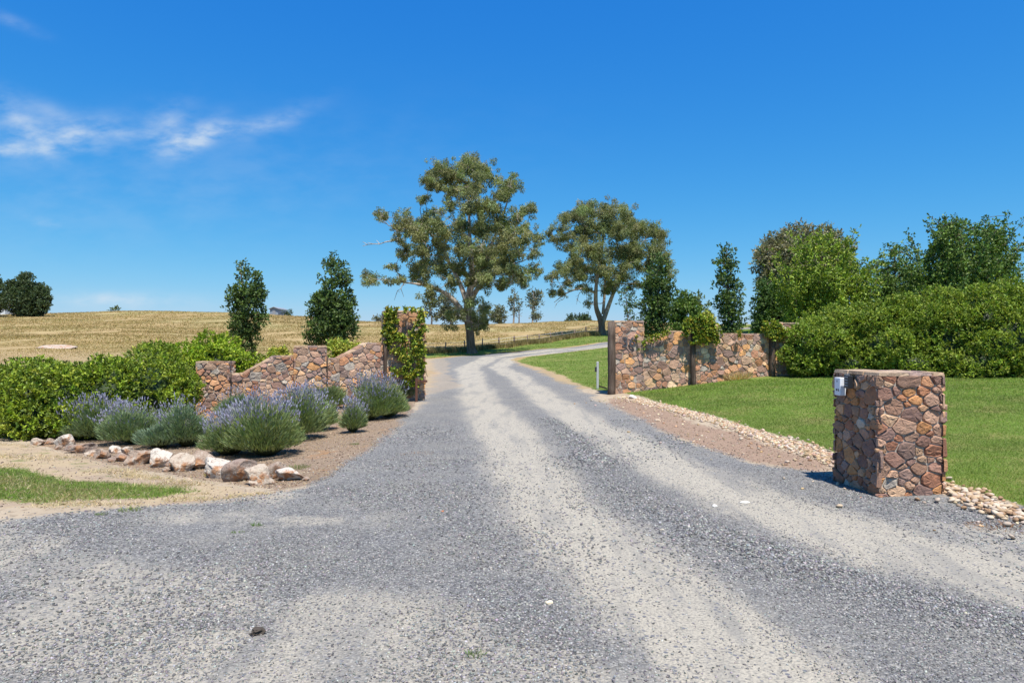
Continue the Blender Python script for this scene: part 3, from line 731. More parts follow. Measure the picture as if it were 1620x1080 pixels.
# ------------------------------------------------------------------ sheds on the ridge
def shed(px1, px2, py1, py2, Y, mat, label, dpt=6):
    a = W(px1, py2, Y); b = W(px2, py1, Y); w = b[0]-a[0]; h = b[2]-a[2]; cx = (a[0]+b[0])/2
    root = empty('farm_shed', (cx, Y, a[2]), label, 'shed')
    z0 = a[2] - 1.0; eave = a[2] + h*.72
    m = MB(); m.box((a[0], Y, z0), (w, 0, 0), (0, dpt, 0), (0, 0, eave - z0)); m.build('wall', mat, root)
    r = MB(); 
    for sgn in (0, 1):
        x0, x1 = (a[0]-.2, cx) if sgn == 0 else (cx, b[0]+.2); z1, z2 = (eave, b[2]) if sgn == 0 else (b[2], eave)
        r.add([(x0,Y-.3,z1),(x1,Y-.3,z2),(x1,Y+dpt+.3,z2),(x0,Y+dpt+.3,z1),(x0,Y-.3,z1+.12),(x1,Y-.3,z2+.12),(x1,Y+dpt+.3,z2+.12),(x0,Y+dpt+.3,z1+.12)],
              [(0,3,2,1),(4,5,6,7),(0,1,5,4),(1,2,6,5),(2,3,7,6),(3,0,4,7)])
    r.build('roof', M['grey'], root)
    g = MB(); g.add([(a[0]+.02,Y+.01,eave-.02),(b[0]-.02,Y+.01,eave-.02),(cx,Y+.01,b[2]-.02),(a[0]+.02,Y+.3,eave-.02),(b[0]-.02,Y+.3,eave-.02),(cx,Y+.3,b[2]-.02)],[(0,1,2),(3,5,4),(0,3,4,1),(1,4,5,2),(2,5,3,0)]); g.build('gable', mat, root)
    d = MB(); d.box((cx - w*.18, Y-.05, z0+.3), (w*.36, 0, 0), (0, .04, 0), (0, 0, eave - z0 - .6)); d.build('door', M['grey'], root)
shed(427, 440, 486, 497, 150, M['shed'], 'small blue grey farm shed on the left skyline')
shed(-14, 8, 475, 494, 138, M['cream'], 'pale shed behind the oaks at the left edge')

# ------------------------------------------------------------------ stone work
STC = [(.31,.165,.095), (.37,.22,.13), (.40,.27,.17), (.23,.15,.125), (.20,.14,.125), (.27,.18,.135), (.34,.24,.175), (.44,.33,.23), (.28,.15,.10), (.24,.18,.16), (.32,.225,.17), (.42,.235,.11), (.25,.16,.13), (.29,.20,.155)]
def clip(poly, n, c):
    out = []
    for i in range(len(poly)):
        a = poly[i-1]; b = poly[i]; da = a[0]*n[0]+a[1]*n[1]-c; db = b[0]*n[0]+b[1]*n[1]-c
        if (da <= 0) != (db <= 0):
            t = da / (da - db); out.append((a[0]+(b[0]-a[0])*t, a[1]+(b[1]-a[1])*t))
        if db <= 0: out.append(b)
    return out
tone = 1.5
def stone_face(mb, o, u, n, poly, size, gap=.014, prot=.028, rng=None, sq=1.35, ragged=False):
    """fills a face polygon (in metres along u and z) with irregular raised stones"""
    o = np.array(o, float); u = np.array(u, float); n = np.array(n, float)
    xs = [p[0] for p in poly]; ys = [p[1] for p in poly]; x0, x1, y0, y1 = min(xs), max(xs), min(ys), max(ys)
    pts = []; tries = 0
    target = int((x1-x0)*(y1-y0) / (size*size*.8) * 1.1) + 3
    big = {}
    while len(pts) < target * 1.6 and tries < 6000:
        tries += 1; p = (rng.uniform(x0, x1), rng.uniform(y0, y1)); r = size * rng.choice([.55, .75, .9, 1.1, 1.25], p=[.16,.22,.25,.22,.15])
        if all(math.hypot((p[0]-q[0])/sq, p[1]-q[1]) > (r + q[2]) * .36 for q in pts): pts.append((*p, r))
    P = [(p[0]/sq, p[1], p[2]) for p in pts]
    for i, p in enumerate(P):
        cell = [(a/sq, b) for a, b in poly]
        for j, q in enumerate(P):
            if i == j: continue
            dx, dy = q[0]-p[0], q[1]-p[1]; d = math.hypot(dx, dy)
            if d > size * 3: continue
            nn = (dx/d, dy/d); w = .5 + .5 * (p[2]**2 - q[2]**2) / (d*d) * .35
            w = min(max(w, .3), .7)
            cell = clip(cell, nn, nn[0]*p[0] + nn[1]*p[1] + d*w - gap*rng.uniform(.35, .75))
            if len(cell) < 3: break
        if len(cell) < 3: continue
        cell = [(a*sq, b) for a, b in cell]
        A = .5*abs(sum(cell[k-1][0]*cell[k][1]-cell[k][0]*cell[k-1][1] for k in range(len(cell))))
        if A < .0006: continue
        # round the corners and roughen the edges
        R = []
        for k in range(len(cell)):
            a, b, c = cell[k-1], cell[k], cell[(k+1) % len(cell)]
            la = math.hypot(a[0]-b[0], a[1]-b[1]); lc = math.hypot(c[0]-b[0], c[1]-b[1]); q = rng.uniform(.006, .018)
            ta = min(.35, q/(la+1e-6)); tc_ = min(.35, q/(lc+1e-6))
            R.append((b[0]+(a[0]-b[0])*ta, b[1]+(a[1]-b[1])*ta)); R.append((b[0]+(c[0]-b[0])*tc_, b[1]+(c[1]-b[1])*tc_))
            if lc > .07:
                m_ = .5 + rng.uniform(-.12, .12); e = rng.uniform(-.006, .004)
                R.append((b[0]+(c[0]-b[0])*m_ + e, b[1]+(c[1]-b[1])*m_ + e))
        cx = sum(a for a, b in R)/len(R); cy = sum(b for a, b in R)/len(R)
        eo = rng.uniform(-.012, .03) if ragged else 0
        R = [(a - eo if a < x0 + .012 else (a + eo if a > x1 - .012 else a), b) for a, b in R]
        pr = prot * rng.uniform(.5, 1.3); tilt = rng.normal(size=2) * .10
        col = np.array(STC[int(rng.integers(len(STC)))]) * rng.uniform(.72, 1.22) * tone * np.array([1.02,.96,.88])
        if rng.random() < .04: col = np.array((.46,.40,.33))
        m = len(R); ringm = []; V = []
        def P3(a, b, h): return o + u*a + np.array([0, 0, b]) + n*h
        for a, b in R: V.append(P3(a, b, -.01))
        for a, b in R: V.append(P3(a + (cx-a)*.01, b + (cy-b)*.01, pr*.7))
        for a, b in R:
            f = min(.3, .009 / (math.hypot(a-cx, b-cy) + 1e-6))
            a2, b2 = a+(cx-a)*f, b+(cy-b)*f
            V.append(P3(a2, b2, pr + tilt[0]*(a2-cx) + tilt[1]*(b2-cy) + rng.normal()*.002))
        for a, b in R:
            a2, b2 = a+(cx-a)*.55, b+(cy-b)*.55
            V.append(P3(a2, b2, pr*1.06 + tilt[0]*(a2-cx) + tilt[1]*(b2-cy) + rng.normal()*.0025))
        V.append(P3(cx, cy, pr*1.08 + rng.normal()*.002))
        Fc = []
        for L_ in range(3):
            for k in range(m): k2 = (k+1) % m; Fc.append((L_*m+k, L_*m+k2, (L_+1)*m+k2, (L_+1)*m+k))
        for k in range(m): Fc.append((3*m+k, 3*m+(k+1) % m, 4*m))
        # keep outward winding
        if np.dot(np.cross(u, [0,0,1]), n) < 0: Fc = [f[::-1] for f in Fc]
        a_ = sum(R[k-1][0]*R[k][1]-R[k][0]*R[k-1][1] for k in range(m))
        if a_ < 0: Fc = [f[::-1] for f in Fc]
        mb.add(V, Fc, col)

def cap_slabs(mb, A, B, nrm, depth, zA, zB, th, rng, over=.03, lng=.3):
    """row of rough flat cap stones from A to B; nrm points outward (front)"""
    A = np.array([A[0], A[1], zA], float); B = np.array([B[0], B[1], zB], float); nrm = np.array([nrm[0], nrm[1], 0.])
    L = np.linalg.norm(B - A); d = (B - A) / L; t = -over
    rows = max(1, round(depth / .3))
    for r in range(rows):
        t = -over
        while t < L + over - .02:
            w = min(rng.uniform(.75, 1.3) * lng, L + over - t)
            if L + over - t - w < .08: w = L + over - t
            dd0 = over if r == 0 else 0.0; y0 = dd0 + (rng.uniform(-.008, .012) if r == 0 else 0); step = (depth + 2*over) / rows
            o0 = A + d * (t + .004) + nrm * (over - r*step + (rng.uniform(-.01, .014) if r == 0 else 0))
            e = (w - .008); tt = th * rng.uniform(.85, 1.15)
            n2 = 3; V = []; Fc = []
            col = np.array(random.choice([(.40,.28,.18), (.33,.2,.13), (.46,.34,.23), (.28,.2,.17)])) * rng.uniform(.85, 1.15)
            for zz in (0, tt):
                ins = 0 if zz == 0 else .008
                for q in range(n2+1): V.append(o0 + d*(ins + (e-2*ins)*q/n2) - nrm*(ins + rng.uniform(0, .012)) + np.array([0,0,zz + rng.uniform(-.003,.003)]))
                for q in range(n2, -1, -1): V.append(o0 + d*(ins + (e-2*ins)*q/n2) - nrm*(step - .008 - ins) + np.array([0,0,zz + rng.uniform(-.003,.003)]))
            m = 2*(n2+1)
            Fc = [tuple(range(m-1, -1, -1)), tuple(m+k for k in range(m))] + [(k, (k+1) % m, m+(k+1) % m, m+k) for k in range(m)]
            if np.cross(d, -nrm)[2] < 0: Fc = [f[::-1] for f in Fc]
            mb.add(V, Fc, col); t += w

def pillar(root, A, B, depth, zb, zt, rng, size=.19, sides=('f','l','r'), name='pillar', th=.04, prot=.03, cover=.035, gap=.014):
    """A,B: front corners (left,right)"""
    A = np.array(A, float); B = np.array(B, float); w = np.linalg.norm(B-A); u2 = (B-A)/w; back = np.array([-u2[1], u2[0]])
    if back[1] < 0: back = -back
    u = np.array([*u2, 0]); n = -np.array([*back, 0]); h = zt - zb - th
    st = MB()
    full = [(-.02, 0), (w+.02, 0), (w+.02, h), (-.02, h)]
    fd = [(-.02, 0), (depth+.02, 0), (depth+.02, h), (-.02, h)]
    o = np.array([*A, zb])
    if 'f' in sides: stone_face(st, o, u, n, full, size, rng=rng, prot=prot, ragged=True, gap=gap)
    if 'b' in sides: stone_face(st, o + np.array([*(back*depth), 0]), u, -n, full, size, rng=rng, prot=prot, ragged=True)
    if 'l' in sides: stone_face(st, o, -n, -u, fd, size, rng=rng, prot=prot, ragged=True, gap=gap)
    if 'r' in sides: stone_face(st, o + u*w, -n, u, fd, size, rng=rng, prot=prot, ragged=True)
    p = st.build(name, M['stone'], root)
    core = MB(); core.box(o + np.array([0,0,-.25]), u*w, -n*depth, (0,0,h+.25)); core.build('mortar_core', M['mortar'], p)
    c = MB(); cap_slabs(c, A, B, n[:2], depth, zt - th, zt - th, th, rng, cover, .3); c.build('cap_stone', M['stone'], p)
    return p

def panel(root, A, B, thick, zb, prof, rng, size=.19, back=True):
    """prof: list of (t 0..1, z) for the top line"""
    A = np.array(A, float); B = np.array(B, float); w = np.linalg.norm(B-A); u2 = (B-A)/w; bk = np.array([-u2[1], u2[0]])
    if bk[1] < 0: bk = -bk
    u = np.array([*u2, 0]); n = -np.array([*bk, 0]); o = np.array([*A, zb]); th = .035
    poly = [(0, 0), (w, 0)] + [(t*w, z - zb - th) for t, z in reversed(prof)]
    st = MB()
    # convex pieces: split under a concave kink
    def pieces():
        ks = [0]
        for i in range(1, len(prof)-1):
            s1 = (prof[i][1]-prof[i-1][1])/(prof[i][0]-prof[i-1][0]+1e-9); s2 = (prof[i+1][1]-prof[i][1])/(prof[i+1][0]-prof[i][0]+1e-9)
            if s2 > s1 + .01: ks.append(i)
        ks.append(len(prof)-1)
        for a, b in zip(ks[:-1], ks[1:]):
            seg = prof[a:b+1]; yield [(seg[0][0]*w, 0), (seg[-1][0]*w, 0)] + [(t*w, z-zb-th) for t, z in reversed(seg)]
    for pc in pieces():
        stone_face(st, o, u, n, pc, size, rng=rng)
        if back: stone_face(st, o + np.array([*(bk*thick), 0]), u, -n, pc, size*1.3, rng=rng)
    p = st.build('wall_panel', M['stone'], root)
    core = MB(); m = len(poly)
    V = [o + u*a + np.array([0,0,b if b > 0 else -.25]) for a, b in poly] + [o + u*a - n*thick + np.array([0,0,b if b > 0 else -.25]) for a, b in poly]
    Fc = [tuple(range(m)), tuple(range(2*m-1, m-1, -1))] + [(k, m+k, m+(k+1) % m, (k+1) % m) for k in range(m)]
    core.add(V, Fc); core.build('mortar_core', M['mortar'], p)
    c = MB()
    for i in range(len(prof)-1):
        a = A + u2*w*prof[i][0]; b = A + u2*w*prof[i+1][0]
        cap_slabs(c, a, b, n[:2], thick, prof[i][1]-th, prof[i+1][1]-th, th, rng, .02, .26)
    c.build('coping', M['stone'], p)
    return p
def xy(px, Y): return ((px-810)/F*Y, Y)
def zz(py, Y): return CAMZ - (py-540)/F*Y
def post(root, px, Y, pb, pt, w=.09, mat='timber', name='timber_post', shade=.55):
    x, y = xy(px, Y); m = MB(); zb = zz(pb, Y) - .15; zt = zz(pt, Y); rng = np.random.default_rng(int(px))
    pts = [(x + rng.normal()*.004, y + rng.normal()*.004, zb + (zt-zb)*q) for q in np.linspace(0, 1, 7)]
    m.tube(pts, [w*.52*(1+rng.normal()*.04) for _ in pts], 8); m.c = [tuple(np.array(c_) * shade) for c_ in m.c]; return m.build(name, M[mat], root, True)

rng = np.random.default_rng(77)
# left wall
LW = empty('stone_wall', (*xy(470, 17.4), -.2), 'low stepped stone wall with three pillars left of the driveway', 'wall')
pillar(LW, xy(312,16.5), xy(361,16.62), .62, -.4, zz(572,16.5), rng, .19)
panel(LW, xy(361,16.8), xy(468,17.5), .36, -.4, [(0,zz(590,16.8)),(.21,zz(590.5,16.95)),(.66,zz(563,17.3)),(1,zz(562,17.5))], rng, .205)
pillar(LW, xy(467,17.38), xy(515,17.6), .55, -.4, zz(547,17.4), rng, .19)
panel(LW, xy(515,17.8), xy(611,18.7), .36, -.4, [(0,zz(566,17.8)),(.22,zz(566,18)),(.67,zz(542,18.4)),(1,zz(542,18.7))], rng, .205)
pillar(LW, xy(610,18.65), xy(671,18.95), .75, -.3, zz(491,18.7), rng, .19)
post(LW, 364, 16.72, 660, 590, .07); post(LW, 516.5, 17.62, 640, 563, .07); post(LW, 610, 18.55, 640, 543, .09)
# right wall
RW = empty('stone_wall', (*xy(1110, 20.3), .3), 'long stone wall with house number thirty six right of the driveway', 'wall')
p36 = pillar(RW, xy(973,20), xy(1017,20.05), .8, -.15, zz(507,20), rng, .225, th=.05, prot=.019)
post(RW, 967.5, 19.98, 627, 509, .22)
panel(RW, xy(1017,20.1), xy(1101,20.25), .4, -.1, [(0,zz(545,20.1)),(.52,zz(523,20.15)),(1,zz(523,20.2))], rng, .235)
pillar(RW, xy(1101,20.12), xy(1133,20.2), .6, 0, zz(513,20.2), rng, .19)
panel(RW, xy(1133,20.3), xy(1226,21), .4, .1, [(0,zz(527,20.3)),(.3,zz(527,20.5)),(1,zz(528,21))], rng, .235)
pillar(RW, xy(1227,20.9), xy(1262,21), .6, .2, zz(510,21), rng, .19)
post(RW, 1096.5, 20.1, 609, 524, .15); post(RW, 1222, 20.85, 594, 516, .17)
for o_ in (LW, RW): o_['kind'] = 'thing'
# house number
def digits():
    cu = bpy.data.curves.new('digits', 'FONT'); cu.body = '36'; cu.size = .5; cu.extrude = .005; cu.offset = .004
    o = bpy.data.objects.new('tmp', cu); COL.objects.link(o); bpy.context.view_layer.update()
    me = bpy.data.meshes.new_from_object(o.evaluated_get(bpy.context.evaluated_depsgraph_get())); bpy.data.objects.remove(o)
    x, y = xy(983, 20); z = zz(548.5, 20)
    from mathutils import Matrix
    me.transform(Matrix.Translation((x, y - .034, z)) @ Matrix.Rotation(math.radians(90), 4, 'X') @ Matrix.Diagonal((.82, .82, 1, 1)))
    me.materials.clear(); link_mesh('house_number', me, M['digit'], p36)
digits()

# keypad pillar
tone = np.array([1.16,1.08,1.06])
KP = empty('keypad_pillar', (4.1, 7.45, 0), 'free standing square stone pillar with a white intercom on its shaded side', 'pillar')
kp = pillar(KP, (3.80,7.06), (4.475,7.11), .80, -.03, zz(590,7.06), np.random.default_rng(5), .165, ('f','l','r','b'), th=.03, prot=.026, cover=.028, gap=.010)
KP['kind'] = 'thing'
def intercom():
    d = MB(); x = 3.735; y0, y1 = 7.60, 7.73; z0, z1 = zz(625,7.66), zz(597,7.66)
    m = MB(); m.box((x-.085, y0, z0), (.07,0,0), (0,y1-y0,0), (0,0,z1-z0)); ic = m.build('intercom', M['white'], KP, bevel=.006)
    s = MB()
    for k in range(3): s.box((x-.087, y0+.075+.014*k*1.0-.02, z0+.05), (.003,0,0), (0,.008,0), (0,0,.022))
    s.box((x-.087, y0+.02, z0+.046), (.003,0,0), (0,.016,0), (0,0,.028))
    s.build('key_marks', M['black'], ic)
    s = MB(); s.box((x-.0868, y0+.055, z1-.05), (.003,0,0), (0,.02,0), (0,0,.02)); s.build('camera_lens', M['grey'], ic)
    b = MB(); b.box((x-.062, 7.45, zz(614,7.5)), (.05,0,0), (0,.105,0), (0,0,zz(594,7.5)-zz(614,7.5))); kb = b.build('keypad', M['black'], KP, bevel=.004)
    f = MB()
    for k in range(4): f.box((x-.066, 7.468, zz(612,7.5)+.012+k*.03), (.005,0,0), (0,.068,0), (0,0,.012))
    f.build('keypad_fins', M['grey'], kb)
intercom()

# ------------------------------------------------------------------ creepers
VINE = [(.16,.21,.03), (.085,.135,.022), (.17,.21,.03), (.065,.11,.02), (.2,.19,.03)]
def vine(label, polys, Y, n, seed, L=.075, off=.1, cols=VINE, nrm=(0,-1,0), thick=.12, stem=None, slope=0.0, k=5):
    rng = np.random.default_rng(seed); P = []
    tot = sum(abs(w) for *_, w in polys)
    for rows, w in polys:
        ys = [r[0] for r in rows]; m = int(n * w / tot); q = rng.uniform(ys[0], ys[-1], m*2); a = np.interp(q, ys, [r[1] for r in rows]); b = np.interp(q, ys, [r[2] for r in rows])
        mx = (b - a).max(); keep = rng.random(len(q)) < (b - a) / mx; q, a, b = q[keep][:m], a[keep][:m], b[keep][:m]
        x = a + (b - a) * rng.random(len(q)); YY = Y + slope * (x - rows[0][1]) - off - rng.random(len(q)) * thick
        pn = fbm(np.column_stack([x*1.3, q*.8]), .11, seed, 3); g = pn > -.12
        P.append(np.column_stack([(x-810)/F*YY, YY, CAMZ - (q-540)/F*YY])[g])
    P = np.concatenate(P); N = np.tile(np.array(nrm, float), (len(P), 1))
    V, C = sprig_leaves(P, N, k, L, L*.75, rng, .1, .8, cols, .15, .22)
    root = empty('climbing_vine', tuple(P[np.argmin(P[:,2])]), label, 'vine')
    link_mesh('foliage', leaf_mesh('foliage', V, C), M['leaf'], root)
    mb = MB()
    for i in range(1):
        p = P[rng.integers(len(P))]; p = p if p[2] - .75 > P[:,2].min() else P[np.argmax(P[:,2])]; pts = [p]
        for j in range(6): pts.append(pts[-1] + np.array([rng.normal()*.03, .0, -.11]))
        mb.tube([q + np.array([0, .04, 0]) for q in pts], [.008]*len(pts), 5, (1,1,1))
    mb.build('stem', M['bark'], root)
vine('yellow green creeper covering the tall pillar left of the driveway',
     [([(488,614,672),(494,610,634)], .7), ([(492,609,632),(520,608,627),(545,606,628)], 2.2), ([(492,664,673),(520,656,673),(530,650,672)], .9),
      ([(528,628,670),(548,612,672),(570,622,672),(585,632,671),(598,640,668),(610,645,664)], 5.5), ([(570,618,640),(592,620,634)], .6), ([(530,603,614),(546,602,614)], .5)], 18.75, 2000, 61, .075, .08)
vine('leafy creeper spilling over the post in the middle of the right wall', [([(500,1090,1118),(512,1082,1130),(530,1082,1126),(544,1092,1124)], 4), ([(518,1122,1134),(542,1128,1136)], .7)], 20.1, 1300, 62, .07, .03, thick=.1)
vine('creeper tuft hanging over the post at the right end of the wall', [([(508,1207,1228),(520,1206,1238),(530,1212,1246),(536,1222,1236)], 3)], 20.85, 700, 63, .065, .03, thick=.1)
vine('creeper trailing down where the numbered pillar meets the wall', [([(526,1006,1014),(540,1004,1022),(554,1007,1016)], 2), ([(522,1056,1066),(529,1036,1056),(537,1018,1040),(541,1014,1026)], 1.6)], 20.05, 300, 64, .055, .02, thick=.05)
vine('thin creeper hanging from the top of the right wall panel', [([(524,1140,1158),(532,1142,1156)], 1), ([(524,1165,1190),(532,1168,1184)], 1.2)], 20.4, 150, 65, .055, .01, thick=.05)
def low_shrub(label, rows, Y, n, seed, cols, name='shrub', L=.07):
    rng = np.random.default_rng(seed); lob = prof_lobes(rows, Y, n, rng, (.3,.5)); 
    x = float(np.mean([l[0] for l in lob])); root = empty(name, (x, Y, gz1(x, Y)), label, 'shrub')
    # stems down to the ground
    mb = MB()
    for l in lob[::3]: mb.tube([(l[0]*.7+x*.3, l[1], gz1(l[0], l[1])-.05), l[:3]], [.015, .006], 4)
    mb.build('stem', M['bark'], root)
    P, N, _ = lobe_points(lob, n*45, rng, .3, seed, .3, 4, None, .2)
    V, C = sprig_leaves(P, N, 5, L, L*.6, rng, .5, .9, cols); link_mesh('foliage', leaf_mesh('foliage', V, C), M['leaf'], root)
YG = [(.19,.22,.035), (.13,.18,.03), (.24,.24,.05)]
low_shrub('yellow green shrub peeping over the left wall panel near its low end', [(552,440,460),(560,420,466),(575,405,466),(600,400,466)], 18.4, 55, 71, YG)
low_shrub('yellow green shrub peeping over the wall between middle and tall left pillars', [(545,518,560),(552,516,585),(566,516,590),(590,518,590)], 19.2, 70, 72, YG)
low_shrub('yellow green shrub topping out behind the middle pillar of the right wall', [(492,1112,1122),(502,1102,1132),(520,1100,1136),(545,1100,1136)], 21.4, 50, 73, YG)

# ------------------------------------------------------------------ hedges
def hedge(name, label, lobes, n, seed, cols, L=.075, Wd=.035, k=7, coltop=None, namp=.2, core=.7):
    rng = np.random.default_rng(seed); A = np.array(lobes)
    x, y = A[:,0].mean(), A[:,1].mean(); root = empty(name, (x, y, gz1(x, y)), label, 'hedge')
    core_l = lobes; bumps = []
    for l in lobes:                      # billows of new growth with hollows between them
        for _ in range(11):
            d = norm(rng.normal(size=3) + np.array([0, -.35, .3])); q = rng.uniform(.22, .42)
            bumps.append((l[0]+d[0]*l[3]*.86, l[1]+d[1]*l[4]*.86, l[2]+d[2]*l[5]*.88, *(np.array([1.15, 1.1, .9]) * q * min(1.0, l[5]*1.1))))
    lobes = [tuple(np.array(l) * np.array([1,1,1,.92,.92,.93])) for l in lobes] + bumps
    P, N, _ = lobe_points(lobes, n, rng, .62, seed, namp, 2.2, lambda P: gz(P[:,0], P[:,1]) + .03, .8)
    V, C = sprig_leaves(P, N, k, L, Wd, rng, .55, .75, cols, .12, .2)
    link_mesh('foliage', leaf_mesh('foliage', V, C), M['leaf'], root)
    link_mesh('inner_shade_hull', core_mesh('inner_shade_hull', core_l, core, (.03,.05,.014), seed), M['leaf'], root)  # solid hull, its very dark green stands in for shade inside the hedge
    return root
def hl(px, pt, pb, Y, rxp, dep=1.0):
    s = Y/F; return (*W(px, (pt+pb)/2, Y), rxp*s, dep, (pb-pt)/2*s)
HC = [(.10,.155,.016), (.13,.185,.018), (.08,.125,.016), (.155,.20,.022), (.06,.09,.016)]
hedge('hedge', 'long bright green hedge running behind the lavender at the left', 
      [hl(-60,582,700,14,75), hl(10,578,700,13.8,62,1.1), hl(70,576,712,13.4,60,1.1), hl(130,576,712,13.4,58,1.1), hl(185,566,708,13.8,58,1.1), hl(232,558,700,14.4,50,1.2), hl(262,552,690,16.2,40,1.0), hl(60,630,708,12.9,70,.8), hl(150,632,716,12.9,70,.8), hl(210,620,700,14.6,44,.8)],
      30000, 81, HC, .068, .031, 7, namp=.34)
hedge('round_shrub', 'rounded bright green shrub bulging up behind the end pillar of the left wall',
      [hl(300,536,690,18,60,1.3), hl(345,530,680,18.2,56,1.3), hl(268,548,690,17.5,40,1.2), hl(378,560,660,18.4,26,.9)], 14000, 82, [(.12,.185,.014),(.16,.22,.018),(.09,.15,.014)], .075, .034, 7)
HR = [(.10,.15,.022), (.125,.18,.026), (.08,.125,.018), (.15,.195,.03)]
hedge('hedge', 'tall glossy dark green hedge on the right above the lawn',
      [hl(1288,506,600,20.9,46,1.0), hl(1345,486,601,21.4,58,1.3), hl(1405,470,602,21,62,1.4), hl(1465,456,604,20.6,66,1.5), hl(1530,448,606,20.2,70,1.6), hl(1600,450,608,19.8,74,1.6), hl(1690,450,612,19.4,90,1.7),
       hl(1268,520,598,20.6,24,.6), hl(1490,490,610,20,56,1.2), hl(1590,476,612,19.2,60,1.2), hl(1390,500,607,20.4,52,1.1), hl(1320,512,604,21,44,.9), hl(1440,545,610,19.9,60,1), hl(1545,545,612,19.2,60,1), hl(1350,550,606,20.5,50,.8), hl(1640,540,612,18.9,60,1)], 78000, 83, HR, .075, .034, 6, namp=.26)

# ------------------------------------------------------------------ lavender
LVG = [(.20,.26,.11), (.16,.22,.09), (.26,.31,.15), (.20,.24,.07)]; LVP = [(.32,.31,.43), (.37,.365,.49), (.27,.26,.38), (.43,.42,.53)]
def lavender(pl, pr, pt, pb, label, flowers=300, blue=0.0, seed=0, needle=1.0):
    rng = np.random.default_rng(900 + seed); x, Y = G((pl+pr)/2, pb - 6); Y += .0
    s = Y/F; r = (pr - pl)/2*s; Y += r*.6; s = Y/F; r = (pr-pl)/2*s*1.1; h = (pb - pt)*s*.98; z = gz1(x, Y); x = ((pl+pr)/2-810)*s
    root = empty('lavender_bush', (x, Y, z), label, 'lavender', 'lavender bushes in the garden bed')
    n = int(13000 * needle * max(r*r + r*h, .08)); hf = h - .09 if flowers else h
    ln_ = rng.normal(size=2) * .16
    # needles along stems that fan out to a dome
    d = norm(rng.normal(size=(n, 3))); d[:,2] = np.abs(d[:,2]) * 1.0 - .12
    q = 1 - np.abs(rng.normal(size=n)) * .22; q = np.clip(q, .3, 1.04)
    lump = 1 + .34 * fbm(d * 2.2 + seed, 1.4, seed, 3)
    P = np.column_stack([d[:,0]*r, d[:,1]*r, .28*hf + d[:,2]*hf*.68]) * (q * lump)[:, None] + np.array([x, Y, z])
    P[:,0] += ln_[0] * (P[:,2] - z) * 1.2; P[:,1] += ln_[1] * (P[:,2] - z)
    keep = P[:,2] > gz(P[:,0], P[:,1]) + .015
    P = P[keep]; d = d[keep]
    dr = norm(np.column_stack([d[:,0], d[:,1], np.full(len(d), .9)]) + rng.normal(size=P.shape)*.22)
    L = rng.uniform(.06, .13, len(P)); g = np.array(LVG) * (1 - blue) + np.array([(.17,.24,.175)]*4) * blue
    C = palette(len(P), g, rng, .2)
    V = quads_from(P, dr, L, L*.085 + .002, rng, .1)
    link_mesh('foliage', leaf_mesh('foliage', V, C), M['leaf'], root)
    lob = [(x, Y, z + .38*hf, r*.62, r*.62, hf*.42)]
    link_mesh('inner_shade_core', core_mesh('inner_shade_core', lob, .92, (.035,.05,.02), seed), M['leaf'], root)  # dark filler dome, coloured as the shade between the needles
    if flowers:
        m = flowers; d = norm(rng.normal(size=(m*3, 3)) + np.array([-.25, .15, .95])); d = d[d[:,2] > .35][:m]; m = len(d)
        T = np.column_stack([d[:,0]*r*1.0, d[:,1]*r*1.0, .28*hf + d[:,2]*hf*.7]) * (1 + .34*fbm(d*2.2+seed, 1.4, seed, 3))[:, None] + np.array([x, Y, z])
        T[:,0] += ln_[0] * (T[:,2] - z) * 1.2; T[:,1] += ln_[1] * (T[:,2] - z)
        sd = norm(np.column_stack([d[:,0]*.5, d[:,1]*.5, np.full(m, 1.)]) + rng.normal(size=(m,3))*.12); ls = rng.uniform(.03, .2, m)
        Vs = [quads_from(T, sd, ls*1.1, np.full(m, .006), rng, .1)]; Cs = [palette(m, LVG, rng, .1)]
        for kx in range(3):
            Vs.append(quads_from(T + sd*ls[:,None], sd, rng.uniform(.035,.07,m), np.full(m, .018), rng, .2)); Cs.append(palette(m, LVP, rng, .15))
        link_mesh('flowers', leaf_mesh('flowers', np.concatenate(Vs), np.concatenate(Cs)), M['leaf'], root)['kind'] = 'stuff'
lav = [
 (113,205,641,704,'purple lavender bush at the far left beside the green hedge',330,.4),
 (170,258,652,712,'lavender bush second from the left with sparse purple spikes',200,.35),
 (222,284,682,718,'small flowerless blue green lavender bush low behind the edging rocks',0,.7),
 (232,262,655,690,'little blue green lavender tuft tucked behind the two leftmost bushes',0,.6),
 (262,332,643,716,'upright blue green lavender bush with few flowers left of the end pillar foot',110,.6),
 (352,412,626,672,'lavender bush close against the wall right of the end pillar',60,.5),
 (322,404,664,729,'broad purple lavender bush in front of the end pillar foot',420,.1),
 (372,470,640,732,'largest green lavender bush, nearest the front of the bed',420,.0),
 (425,505,624,706,'purple topped lavender bush just right of the largest one',420,.1),
 (470,530,628,690,'green lavender bush below the middle pillar, leaning right',160,.15),
 (492,548,613,655,'plain green lavender bush below the panel between middle and tall pillars',25,.1),
 (540,575,641,692,'smallest purple lavender bush standing alone by the gravel',150,.2),
 (556,612,618,672,'lavender bush with thick purple top left of the mounded one',220,.05),
 (578,650,604,668,'mounded lavender bush beside the gravel near the tall pillar',420,.0),
 (580,640,590,640,'rear lavender bush with dense purple spikes under the tall pillar',360,.1),
 (628,660,590,640,'lavender bush hard against the foot of the tall pillar',120,.15),
]
for i, (a, b, c, d, lab, fl, bl) in enumerate(lav): lavender(a, b, c, d, lab, int(fl*1.5), bl, i, 1.0)

